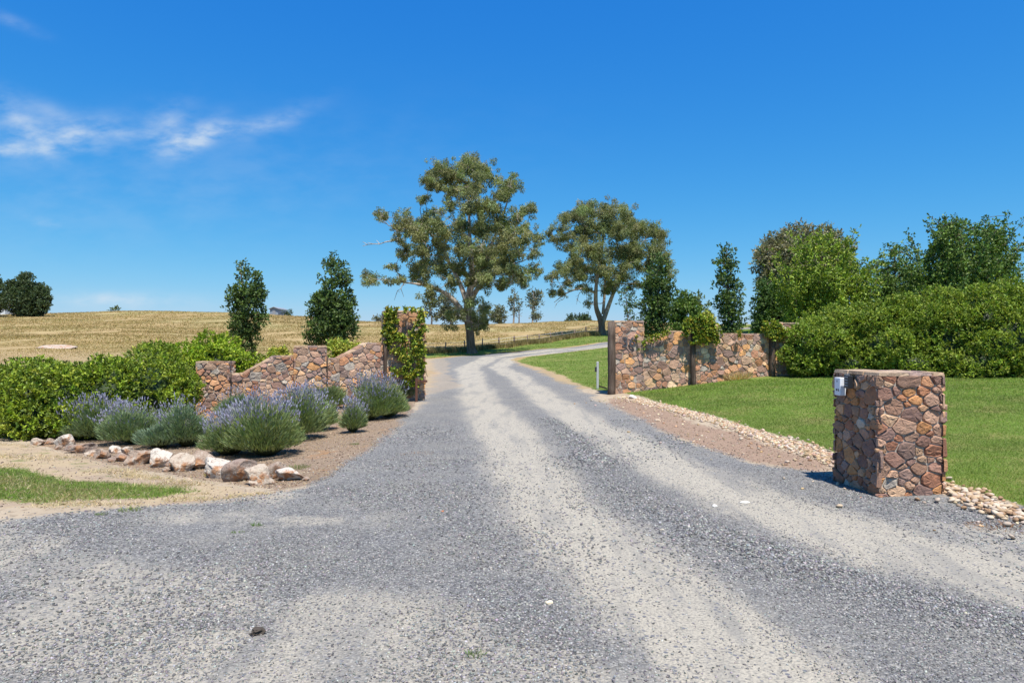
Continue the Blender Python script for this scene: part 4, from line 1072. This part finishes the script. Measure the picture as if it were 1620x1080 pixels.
# ------------------------------------------------------------------ rocks
def rock_mesh(name, rx, ry, rz, seed, cols, sub=4, planes=13, rough=.06, cmin=.5):
    rng = np.random.default_rng(seed); V0, F0 = ico(sub); V = V0.copy()
    for i in range(planes):
        n = norm(rng.normal(size=3)); c = rng.uniform(cmin, cmin + .35); dd = V @ n - c; V = V - np.maximum(dd, 0)[:,None] * n
    V = V + V0 * (fbm(V0 + seed, 1.6, seed, 4) * rough * 2)[:, None]
    V = V / np.abs(V).max(0) * np.array([rx, ry, rz])
    col = np.array(cols[int(rng.integers(len(cols)))]); C = np.tile(col, (len(V), 1))
    return np_mesh(name, V, F0, C, False)
RC = [(.44,.36,.28), (.33,.25,.19), (.52,.46,.39), (.27,.20,.16)]
rocks = [(60,702,20,12,'small pale rock at the left start of the edging row'),(78,701,16,9,'tiny flat pale rock second from the left in the edging'),(102,701,27,20,'cream rock third from the left, below the hedge'),
 (128,712,34,14,'low flat white rock before the leftmost lavender'),(146,719,24,10,'narrow grey rock below the leftmost lavender'),(165,719,28,17,'pinkish blocky rock left of the paired small rocks'),
 (184,713,18,12,'small upright rock wedged behind the row'),(192,723,20,17,'rusty brown rock between small pale ones'),(203,716,18,12,'small white rock behind the grey brown boulder'),
 (222,725,42,22,'wide grey brown boulder in the middle of the row'),(252,727,36,28,'tall white wedge shaped rock in the row'),(274,732,28,28,'brown streaked rock right of the white wedge'),
 (293,733,34,28,'mottled grey rock between streaked and orange ones'),(316,730,42,26,'orange tinted cream rock under the purple lavender'),(344,742,48,32,'large rust patched rock facing the grass patch'),
 (382,747,44,34,'smooth brown sloping rock left of the end boulders'),(414,750,42,38,'white split boulder beside the end rock'),(438,746,34,26,'pale rock resting behind the split boulder'),(456,753,50,20,'long pointed pale rock at the right end of the edging')]
for i, (px, py, w, h, lab) in enumerate(rocks):
    x, Y = G(px, py + h/2 - 2); s = Y/F; rx = w/2*s*1.3; rz = h/2*s*1.4; ry = max(rx*.65, .12)
    Y += ry*.6; zc = gz1(x, Y) + rz*.48; me = rock_mesh('edging_rock', rx, ry, rz, 300+i, [RC[i % 4]], 4, 10, .10, .38)
    o = link_mesh('edging_rock', me, M['rock']); o.location = (((px-810)*Y/F), Y, zc); o.rotation_euler = (0, random.uniform(-.12,.12), random.uniform(-.25,.25))
    tag(o, lab, 'rock', 'rocks edging the lavender bed')

for i, (px, py, w, h, lab) in enumerate([(90,708,12,8,'little brown stone below the third edging rock'),(114,708,12,9,'little pale stone touching the low flat white rock'),(176,726,13,8,'little cream stone in front of the pinkish blocky rock'),
    (208,729,12,8,'little stone left of the wide grey brown boulder'),(262,741,13,9,'little stone at the foot of the white wedge rock'),(328,745,14,10,'little brown stone under the orange tinted rock'),
    (364,752,14,9,'little tan stone between the rust patched and sloping rocks'),(400,764,14,10,'little stone below the white split boulder'),(482,757,12,8,'last small pale stone at the tip of the edging row')]):
    x, Y = G(px, py + h/2); s = Y/F; rx = w/2*s*1.2; rz = h/2*s*1.2; me = rock_mesh('edging_rock', rx, rx*.8, rz, 400+i, [RC[(i+1) % 4]], 3, 9, .08, .4)
    o = link_mesh('edging_rock', me, M['rock']); o.location = (x, Y + .03, gz1(x, Y + .03) + rz*.5); tag(o, lab, 'rock', 'rocks edging the lavender bed')

# river stones: the largest as individuals
PC = [(.40,.28,.17), (.46,.35,.235), (.35,.24,.14), (.39,.31,.24), (.28,.17,.095), (.50,.41,.31)]
peb_meshes = []
for i in range(12):
    V0, F0 = ico(2); r_ = np.random.default_rng(500+i); V = V0 * np.array([1, r_.uniform(.6,.9), r_.uniform(.4,.6)]) * (1 + .3*fbm(V0+i*3, 1.6, i, 2))[:,None]
    peb_meshes.append(np_mesh('river_stone', V, F0, np.tile(np.array(PC[i % 6]), (len(V), 1)), True)); peb_meshes[-1].materials.append(M['pebble'])
rp = np.random.default_rng(9)
pp = []
PL = np.array(PEB); seg = np.linalg.norm(np.diff(PL, axis=0), axis=1); cum = np.concatenate([[0], np.cumsum(seg)])
for i in range(5600):
    t = rp.uniform(0, cum[-1]); j = min(np.searchsorted(cum, t, side='right')-1, len(seg)-1); q = (t-cum[j])/seg[j]; p = PL[j]+(PL[j+1]-PL[j])*q
    d = (PL[j+1]-PL[j])/seg[j]; nn = np.array([-d[1], d[0]]); off = rp.normal()*.13 * (.75 if p[1] > 12 else 1) - .0
    if rp.random() < .035: off = -abs(rp.normal())*.8*np.sign(nn[1])
    p = p + nn*np.clip(off, -2, .42)
    if 3.70 < p[0] < 4.5 and 6.85 < p[1] < 7.95: continue
    if abs(p[0]/p[1]) > .8: continue
    r = rp.uniform(.014, .038) * (1.15 if rp.random() < .15 else 1); pp.append((r/p[1], p[0], p[1], r))
pp.sort(reverse=True)
first = True
for _, x, y, r in pp[:300]:
    o = bpy.data.objects.new('river_stone', peb_meshes[int(rp.integers(12))]); COL.objects.link(o)
    o.location = (x, y, gz1(x, y) + r*.3 + rp.random()*.02); o.scale = (r, r, r); o.rotation_euler = (rp.normal()*.25, rp.normal()*.25, rp.random()*6.3)
    tag(o, 'smooth cream and tan river stone in the strip edging the right lawn', 'stone', 'river stones in the strip edging the right lawn')
def scatter_stones(name, X, Y, R, cols, sub, seed, mat, label, cat, flat=(.4,.7), ang=True, sink=.3):
    rg = np.random.default_rng(seed); n = len(X)
    if sub == 'oct':
        V0 = np.array([(1,0,0),(-1,0,0),(0,1,0),(0,-1,0),(0,0,1),(0,0,-1)], float); F0 = np.array([(0,2,4),(2,1,4),(1,3,4),(3,0,4),(2,0,5),(1,2,5),(3,1,5),(0,3,5)])
    elif sub == 'cube':
        V0 = np.array([(-1,-1,-1),(1,-1,-1),(1,1,-1),(-1,1,-1),(-1,-1,1),(1,-1,1),(1,1,1),(-1,1,1)], float)*.72; F0 = np.array([(0,3,2,1),(4,5,6,7),(0,1,5,4),(1,2,6,5),(2,3,7,6),(3,0,4,7)])
    else: V0, F0 = ico(sub)
    m = len(V0); B = np.repeat(V0[None], n, 0) * (1 + (rg.random((n, m, 1)) - .5) * (.9 if ang else .25))
    B = B * np.stack([np.ones(n), rg.uniform(.6,1,n), rg.uniform(*flat, n)], -1)[:,None,:]
    a, b, c = rg.normal(size=n)*.35, rg.normal(size=n)*.35, rg.random(n)*6.3
    ca, sa, cb, sb, cc, sc_ = np.cos(a), np.sin(a), np.cos(b), np.sin(b), np.cos(c), np.sin(c); z0 = np.zeros(n); o1 = np.ones(n)
    Rx = np.stack([o1,z0,z0,z0,ca,-sa,z0,sa,ca], -1).reshape(n,3,3); Ry = np.stack([cb,z0,sb,z0,o1,z0,-sb,z0,cb], -1).reshape(n,3,3); Rz = np.stack([cc,-sc_,z0,sc_,cc,z0,z0,z0,o1], -1).reshape(n,3,3)
    Rm = Rz @ Ry @ Rx; B = np.einsum('nij,nmj->nmi', Rm, B) * R[:,None,None]
    B += np.stack([X, Y, gz(X, Y) + R*sink], -1)[:,None,:]
    Fc = (F0[None] + (np.arange(n)*m)[:,None,None]).reshape(-1, F0.shape[1])
    C = np.repeat(palette(n, cols, rg, .2), m, 0)
    o = link_mesh(name, np_mesh(name, B.reshape(-1,3), Fc, C, not ang), mat); tag(o, label, cat, None, 'stuff')
R_ = np.array([p[3] for p in pp[300:]])
scatter_stones('river_stones', np.array([p[1] for p in pp[300:]]), np.array([p[2] for p in pp[300:]]), R_, PC, 1, 12, M['pebble'], 'smaller and farther cream river stones edging the lawn', 'stones', ang=False)
# loose gravel
rg = np.random.default_rng(44)
def sample_ground(n, y0, y1, umax=.8, p=1.0):
    Y = y0 * (y1/y0) ** (rg.random(n) ** p); u = rg.uniform(-umax, umax, n); return u*Y, Y
GRC = [(.115,.113,.113), (.18,.177,.178), (.24,.235,.23), (.29,.28,.268), (.215,.208,.2), (.14,.138,.14), (.19,.185,.18), (.10,.10,.10), (.34,.32,.29)]
Xs, Ys = sample_ground(340000, 2.4, 14, .85)
mm = masks(Xs, Ys); tr = mm['track']; pr_ = np.where(mm['drive'] > .45, .9 - .72*np.clip(tr*1.15, 0, 1), np.where(mm['lawn'] > .2, 0, .05))
cl = fbm(np.column_stack([Xs, Ys]), 1.1, 77, 3); pr_ = pr_ * np.clip(.75 + cl*1.0, .12, 1.2) * np.clip(1.1 - (Ys-3)/22, .35, 1)
wd = ldist(Xs, Ys, WIND); pr_ = np.where(wd < .05, 1.0, pr_)
kp_ = rg.random(len(Xs)) < pr_*.8; Xs, Ys, wd, tr = Xs[kp_], Ys[kp_], wd[kp_], tr[kp_]
inp = (Xs > 3.74) & (Xs < 4.46) & (Ys > 6.93) & (Ys < 7.9); Xs, Ys, wd, tr = Xs[~inp], Ys[~inp], wd[~inp], tr[~inp]
big = fbm(np.column_stack([Xs, Ys]), .5, 88, 2)
Rs = rg.uniform(.0035, .0085, len(Xs)) * (1 + .5*np.clip(big*2, -.3, 1)) * (1 + .35*np.exp(-np.maximum(wd, 0)/.15)) * np.clip(Ys/7, .9, 1.35) * (1 + .45*np.exp(-((Xs-.1)/.9)**2 - ((Ys-3.6)/1.5)**2))
scatter_stones('loose_gravel', Xs, Ys, Rs, GRC, 'cube', 45, M['gravel'], 'loose crushed grey gravel lying on the driveway', 'gravel', (.35,.75), True, .25)
# debris on the dirt
Xs, Ys = sample_ground(60000, 6.5, 24, .8); mm = masks(Xs, Ys); k_ = (np.maximum(mm['bed'], np.maximum(mm['red'], mm['straw'] * (rg.random(len(Xs)) < .3))) > .45) & (mm['drive'] < .6)
scatter_stones('dirt_crumbs', Xs[k_], Ys[k_], rg.uniform(.003,.012,k_.sum()), [(.2,.14,.1),(.32,.24,.17),(.42,.34,.25),(.12,.08,.06)], 'cube', 46, M['gravel'], 'crumbs of brown earth, bark and grit on the dirt edges', 'soil', (.3,.7))
# single loose stones on the road
def loose(px, py, r, col, label, flat=.6, name='loose_stone', mat='pebble', cat='stone', rough=.05):
    x, Y = G(px, py); me = rock_mesh(name, r, r*.75, r*flat, int(px+py), [col], 4 if rough > .1 else 3, 6, rough); me.polygons.foreach_set('use_smooth', np.ones(len(me.polygons), bool))
    o = link_mesh(name, me, M[mat]); o.location = (x, Y, gz1(x, Y) + r*flat*.6); tag(o, label, cat)
loose(869, 954, .024, (.72,.6,.42), 'single round cream stone lying alone in the near gravel')
loose(1131, 798, .026, (.75,.72,.66), 'white stone left of the flat pale one on the wheel track')
loose(1178, 792, .05, (.72,.68,.6), 'flat pale stone flake on the right wheel track', .22)
loose(700, 809, .018, (.5,.2,.1), 'small orange stone chip in the middle of the gravel', .5)
loose(1246, 731, .04, (.5,.4,.3), 'brown stone on the dirt edge left of the keypad pillar', .5)
loose(1040, 668, .07, (.6,.47,.34), 'tan stone lying apart on the reddish dirt near the numbered pillar', .4)
loose(1001, 631, .11, (.78,.72,.62), 'chunky white stone at the foot of the numbered pillar', .7)
loose(405, 1003, .055, (.05,.04,.032), 'small dark crumbled clod of dirt on the near left gravel', .45, 'dirt_clod', 'soil', 'clod', .45)

# ------------------------------------------------------------------ grass
def blades(name, X, Y, L, Wd, cols, seed, mat, label, cat, lean=.5, parent=None, var=.2, kind='stuff', zoff=0, psc=.8, pamp=.25):
    rg = np.random.default_rng(seed); n = len(X); P = np.column_stack([X, Y, gz(X, Y) - .005 + zoff])
    d = norm(np.column_stack([rg.normal(size=n)*lean, rg.normal(size=n)*lean, np.ones(n)])); s = norm(np.cross(d, norm(rg.normal(size=(n,3)))))
    V = np.empty((n, 3, 3)); V[:,0] = P - s*(Wd*.5)[:,None]; V[:,1] = P + s*(Wd*.5)[:,None]; V[:,2] = P + d*L[:,None]
    pt = fbm(np.column_stack([X, Y*(1 if psc > .5 else .4)]), psc, seed, 4)
    C = palette(n, cols, rg, var) * (1 + pamp*pt[:,None])
    o = link_mesh(name, np_mesh(name, V.reshape(-1,3), np.arange(3*n).reshape(n,3), np.repeat(np.clip(C, .005, 1), 3, 0)), mat, parent)
    if parent is None: tag(o, label, cat, None, kind)
    return o
GR = [(.13,.225,.026), (.16,.26,.032), (.195,.28,.045), (.10,.175,.022), (.26,.28,.09)]
def pick(n, y0, y1, key, lo, umin=-.8, umax=.85, extra=None, p=1.0):
    Y = y0 * (y1/y0) ** (rg.random(n) ** p); u = rg.uniform(umin, umax, n); X = u*Y; m = masks(X, Y); w = m[key] * (m['drive'] < .55)
    k = w > lo + .35*rg.random(n); return X[k], Y[k]
X, Y = pick(420000, 6.0, 22, 'lawn', .3, .15, .85)
k = ~((np.abs(Y - 20.6) < .5) & (X > 3.6) & (X < 9.2)); X, Y = X[k], Y[k]
blades('lawn_grass', X, Y, rg.uniform(.018,.045,len(X))*np.clip(Y/11,1,1.6), .005*np.clip(Y/9,1,2.6)*rg.uniform(.7,1.3,len(X)), GR, 51, M['grass'], 'short mown green grass on the right lawn', 'grass', .9, pamp=.55)
X, Y = pick(160000, 21.5, 90, 'lawn', .35, -.12, .6)
blades('lawn_grass', X, Y, rg.uniform(.04,.09,len(X))*np.clip(Y/45,1,2), .012*np.clip(Y/22,1,4)*rg.uniform(.7,1.3,len(X)), GR, 52, M['grass'], 'green grass of the inner lawn and verge beyond the gateway', 'grass', .7)
X, Y = pick(60000, 6.0, 9.5, 'lawn', .35, -.9, -.42)
blades('lawn_grass', X, Y, rg.uniform(.02,.06,len(X)), .006*rg.uniform(.7,1.4,len(X)), GR + [(.3,.26,.12),(.16,.2,.05)], 53, M['grass'], 'thin patch of green grass in front of the rock edging', 'grass', .8)
# straw on the left
X, Y = pick(60000, 6.2, 13, 'straw', .3, -.9, -.25); k = fbm(np.column_stack([X, Y*1.6]), 1.3, 5, 3) > .02; X, Y = X[k], Y[k]
blades('dry_straw', X, Y, rg.uniform(.03,.09,len(X)), .005*rg.uniform(.7,1.4,len(X)), [(.48,.38,.22),(.38,.28,.15),(.56,.47,.3),(.26,.22,.09)], 54, M['drygrass'], 'scattered dry straw on the bare ground before the rocks', 'straw', 1.6)
X, Y = pick(40000, 7.5, 17, 'bed', .35, -.75, -.1); k = fbm(np.column_stack([X, Y]), 1.0, 6, 3) > -.02; X, Y = X[k], Y[k]
blades('mulch_straw', X, Y, rg.uniform(.02,.06,len(X)), .006*rg.uniform(.7,1.4,len(X)), [(.36,.26,.15),(.28,.15,.07),(.45,.35,.22)], 55, M['drygrass'], 'dry bark and straw litter on the lavender bed', 'mulch', 2.5)
# dry paddock grass, thinning with distance
Y = 21 * (155/21) ** (rg.random(330000)**.8); X = rg.uniform(-.88, .25, len(Y))*Y; m = masks(X, Y); k = (m['paddock'] > .5) & (m['drive'] < .3) & (m['lawn'] < .35) & (sdist(X, Y, DRIVE) < -.6)
k &= ~((X/Y > -.42) & (X/Y < -.12) & (Y < 21.5)); X, Y = X[k], Y[k]
cl = fbm(np.column_stack([X, Y*.35]), .3, 19, 3); X, Y, cl = X[cl > -.35], Y[cl > -.35], cl[cl > -.35]
blades('paddock_grass', X, Y, rg.uniform(.05,.16,len(X))*(1+.7*cl)*np.clip((Y-30)/30,.3,1.3), .012*np.clip(Y/12,1,11)*rg.uniform(.6,1.4,len(X)), [(.31,.225,.10),(.35,.26,.12),(.27,.195,.08),(.39,.30,.15),(.26,.215,.08)], 56, M['drygrass'], 'long dry golden grass covering the paddock', 'grass', .9, var=.08, psc=.05, pamp=.3)
# tall rank grass along the fence
fl = np.array([(-12.5,59.5),(-7.0,62),(0,70.2),(5.2,78),(10.5,84.5)])
t = rg.random(14000)*3.999; i_ = t.astype(int); f_ = t - i_; X = fl[i_,0]*(1-f_)+fl[i_+1,0]*f_ + rg.normal(size=len(t))*.25; Y = fl[i_,1]*(1-f_)+fl[i_+1,1]*f_ + rg.normal(size=len(t))*.35
blades('fence_grass', X, Y, rg.uniform(.3,.7,len(X)), rg.uniform(.04,.09,len(X)), [(.24,.19,.08),(.17,.15,.06),(.33,.26,.12)], 57, M['drygrass'], 'taller brown grass growing along the paddock fence', 'grass', .25)
# tufts and weeds as things
def tuft(px, py, r, n, L, cols, label, name='grass_tuft', cat='grass tuft', lean=.8, seed=0):
    rg2 = np.random.default_rng(seed+int(px)); x, Y = G(px, py); a = rg2.random(n)*6.3; d_ = r*np.sqrt(rg2.random(n)); X = x+np.cos(a)*d_; YY = Y+np.sin(a)*d_*.7
    P = np.column_stack([X, YY, gz(X, YY)-.005]); d = norm(np.column_stack([np.cos(a)*lean*d_/r, np.sin(a)*lean*d_/r, np.ones(n)]) + rg2.normal(size=(n,3))*.3); d[:,2] = np.abs(d[:,2])
    V = quads_from(P, norm(d), L*rg2.uniform(.5,1.2,n), np.full(n, max(.004, L*.05)), rg2, .1)
    o = link_mesh(name, leaf_mesh(name, V, palette(n, cols, rg2, .2)), M['grass'], None, (x, Y, gz1(x, Y))); tag(o, label, cat)
tuft(206,808,.10,120,.05,[(.2,.26,.05)],'small yellow green weed on the gravel below the grass patch')
tuft(160,815,.05,50,.04,[(.16,.22,.05)],'tiny weed at the left edge of the gravel junction')
tuft(407,832,.05,60,.04,[(.14,.24,.05)],'lone green weed in the gravel below the end rocks')
tuft(376,843,.05,40,.03,[(.14,.22,.05)],'faint low weed left of the lone green weed')
tuft(752,1036,.05,60,.035,[(.13,.2,.05)],'tiny green weed in the coarse gravel at the bottom of the photo')
tuft(462,742,.22,260,.07,[(.12,.2,.04),(.2,.24,.06)],'low green grass tuft behind the pointed end rock')
tuft(560,705,.07,70,.05,[(.12,.2,.05)],'small weed in the mulch below the smallest lavender')
tuft(1166,600,.32,700,.3,[(.56,.43,.26),(.46,.33,.19),(.64,.52,.36)],'mound of dry straw against the foot of the right wall','straw_mound','straw',.9)
tuft(1590,835,.3,420,.045,[(.36,.17,.06),(.28,.13,.05)],'patch of orange brown dry needles on the gravel at the right edge','needle_patch','dry needles',2.5)
tuft(660,838-120,.25,200,.03,[(.34,.19,.09)],'orange brown litter strip beside the lavender bed','needle_patch','dry needles',2.5)
tuft(340,752,.12,160,.07,[(.30,.22,.08),(.24,.2,.06)],'dry brown tuft below the rust patched rock','grass_tuft')
tuft(1286,592,.18,150,.22,[(.4,.34,.17)],'wispy dry grass at the foot of the right hedge')

# white dirt mound in the paddock
x0, Y0 = G(82, 552)
me = rock_mesh('dirt_mound', 1.5, .9, .30, 33, [(.42,.34,.27)], 4, 5, .1); o = link_mesh('dirt_mound', me, M['rock']); o.location = (x0, Y0+.8, gz1(x0, Y0+.8)+.02)
tag(o, 'pale bare dirt mound in the dry paddock above the left hedge', 'mound')

# ------------------------------------------------------------------ fence
FE = empty('wire_fence', (0, 70, gz1(0, 70)), 'post and wire fence along the far side of the verge', 'fence')
L = np.concatenate([[0], np.cumsum(np.linalg.norm(np.diff(fl, axis=0), axis=1))]); tops = []
rf = np.random.default_rng(2); nP = 15
for t in np.linspace(0, L[-1], nP):
    x = np.interp(t, L, fl[:,0]); y = np.interp(t, L, fl[:,1]); z = gz1(x, y); h = rf.uniform(.95, 1.15); r = rf.choice([.06, .075, .1]); lx = rf.normal()*.04
    m = MB(); m.tube([(x,y,z-.3),(x+lx*.5,y,z+h*.5),(x+lx,y,z+h)], [r,r*.95,r*.9], 7); m.build('post', M['timber'], FE, True); tops.append((x,y,z,h))
for hh in (.35, .62, .9):
    m = MB(); m.tube([(x, y-.07, z+hh) for x, y, z, h in tops], [.012]*len(tops), 4); m.build('wire', M['steel'], FE)

# gate hardware
x, Y = xy(945.5, 22.2); z = gz1(x, Y)
GS = empty('gate_stop', (x, Y, z), 'grey steel post with a low bar beside the numbered pillar', 'gate stop')
m = MB(); m.box((x-.035, Y-.03, z-.1), (.07,0,0), (0,.06,0), (0,0,zz(572,22.2)-z+.1)); m.build('post', M['steel'], GS, bevel=.006)
m = MB(); xe = (961-810)/F*20.6; m.box((x+.036, Y-.02, zz(612,22)), (xe-x,-1.2,0), (0,.04,0), (0,0,.045)); m.build('cross_bar', M['rust'], GS)
m = MB(); m.box((x-.085, Y-.05, zz(588,22.2)), (.049,0,0), (0,.1,0), (0,0,.16)); m.build('sensor_box', M['black'], GS, bevel=.004)
x, Y = xy(659, 18.5); z = gz1(x, Y)
GH = empty('gate_hinge_post', (x, Y, z), 'short rusty steel post with a stub bar at the foot of the tall pillar', 'gate post')
m = MB(); m.box((x-.03, Y-.03, z-.1), (.06,0,0), (0,.06,0), (0,0,zz(598,18.5)-z+.1)); m.build('post', M['rust'], GH, bevel=.005)
m = MB(); m.box((x+.031, Y-.025, zz(603.5,18.5)), (.26,0,-.02), (0,.05,0), (0,0,.06)); m.build('stub_bar', M['rust'], GH)

# ------------------------------------------------------------------ camera, light, sky
cam = bpy.data.cameras.new('camera'); cam.lens = 24; cam.sensor_width = 36; cam.clip_end = 5000; cam.clip_start = .05
co = bpy.data.objects.new('camera', cam); COL.objects.link(co); co.location = (0, 0, CAMZ); co.rotation_euler = (math.radians(90), 0, 0); scene.camera = co
sv = Vector((.17, -.5, 1.28)).normalized()
el = math.asin(sv.z); az = math.atan2(sv.x, sv.y)
sun = bpy.data.lights.new('sun', 'SUN'); sun.energy = 5.0; sun.angle = math.radians(.5); sun.color = (1, .95, .87)
so = bpy.data.objects.new('sun', sun); COL.objects.link(so); so.rotation_euler = sv.to_track_quat('Z', 'Y').to_euler(); so.location = (0, 0, 50)
SKYK = .87
w = bpy.data.worlds.new('World'); scene.world = w; w.use_nodes = True; nt = w.node_tree; nt.nodes.clear()
class WT(NT):
    def __init__(s, t): s.t = t
t = WT(nt)
sky = t.n('ShaderNodeTexSky', sky_type='NISHITA'); sky.sun_disc = False; sky.sun_elevation = el; sky.sun_rotation = az; sky.altitude = 150; sky.air_density = 1.0; sky.dust_density = .35; sky.ozone_density = 2.2
tc = t.n('ShaderNodeTexCoord'); sp = t.n('ShaderNodeSeparateXYZ'); t.l(tc.outputs['Generated'], sp.inputs[0])
yy = t.math('MAXIMUM', sp.outputs[1], .05)
u = t.math('DIVIDE', sp.outputs[0], yy); v = t.math('DIVIDE', sp.outputs[2], yy)
front = t.math('GREATER_THAN', sp.outputs[1], .06)
cb = t.n('ShaderNodeCombineXYZ'); t.l(u, cb.inputs[0]); t.l(v, cb.inputs[1])
def cl_map(sx, sy, rot):
    mp = t.n('ShaderNodeMapping'); mp.inputs['Scale'].default_value = (sx, sy, 1); mp.inputs['Rotation'].default_value = (0, 0, rot); t.l(cb.outputs[0], mp.inputs[0]); return mp.outputs[0]
na = t.noise(cl_map(6, 13, .25), 1.3, 7, .55); nb = t.noise(cl_map(14, 34, -.45), 1.2, 6, .55)
wn = t.math('ADD', t.math('MULTIPLY', na, .6), t.math('MULTIPLY', nb, .4))
def blob(px, py, rx, ry, ang, a):
    du = t.math('SUBTRACT', u, (px-810)/F); dv = t.math('SUBTRACT', v, (540-py)/F); ca, sa = math.cos(ang), math.sin(ang)
    p = t.math('DIVIDE', t.math('ADD', t.math('MULTIPLY', du, ca), t.math('MULTIPLY', dv, sa)), rx/F)
    q = t.math('DIVIDE', t.math('SUBTRACT', t.math('MULTIPLY', dv, ca), t.math('MULTIPLY', du, sa)), ry/F)
    r2 = t.math('ADD', t.math('MULTIPLY', p, p), t.math('MULTIPLY', q, q))
    return t.math('MULTIPLY', t.math('EXPONENT', t.math('MULTIPLY', r2, -1.0)), a)
acc = 0.0
for b in [(55,220,110,30,.0,.8),(20,178,55,18,-.65,.7),(120,212,70,22,.25,.55),(0,238,110,9,0,.6),(262,200,42,30,.7,.75),(292,226,44,17,.35,1.2),(322,212,36,16,.7,.9),(375,203,70,13,.13,.75),(215,214,70,9,-.05,.5),(450,188,60,16,.45,.35),(85,180,70,14,-.5,.35),
          (190,476,105,12,-.02,1.25),(75,355,28,9,-.4,.45),(20,35,45,9,-.4,.4),(240,300,420,90,.1,.16)]:
    acc = t.math('ADD', acc, blob(*b))
cm = t.math('MULTIPLY', t.math('MULTIPLY', acc, t.smooth(wn, .35, .68)), front, clamp=True)
sc_ = t.n('ShaderNodeSeparateColor'); t.l(sky.outputs[0], sc_.inputs[0]); hc = t.n('ShaderNodeCombineColor')
for i_, (pw, kk_) in enumerate([(1.75, .62*SKYK), (.86, .62*SKYK), (.33, .73*SKYK)]):
    t.l(t.math('MULTIPLY', t.math('POWER', t.math('MULTIPLY', sc_.outputs[i_], .11), pw), kk_/.11), hc.inputs[i_])
cc = t.mix(t.math('MULTIPLY', cm, .72, clamp=True), hc.outputs[0], (4.0, 4.6, 5.2))
bg = t.n('ShaderNodeBackground'); t.l(cc, bg.inputs[0]); bg.inputs[1].default_value = .11
wo = t.n('ShaderNodeOutputWorld'); t.l(bg.outputs[0], wo.inputs[0])
vs = scene.view_settings; vs.view_transform = 'Standard'; vs.look = 'None'; vs.exposure = 0.62; vs.gamma = 1
scene.cycles.max_bounces = 6; scene.cycles.transparent_max_bounces = 4
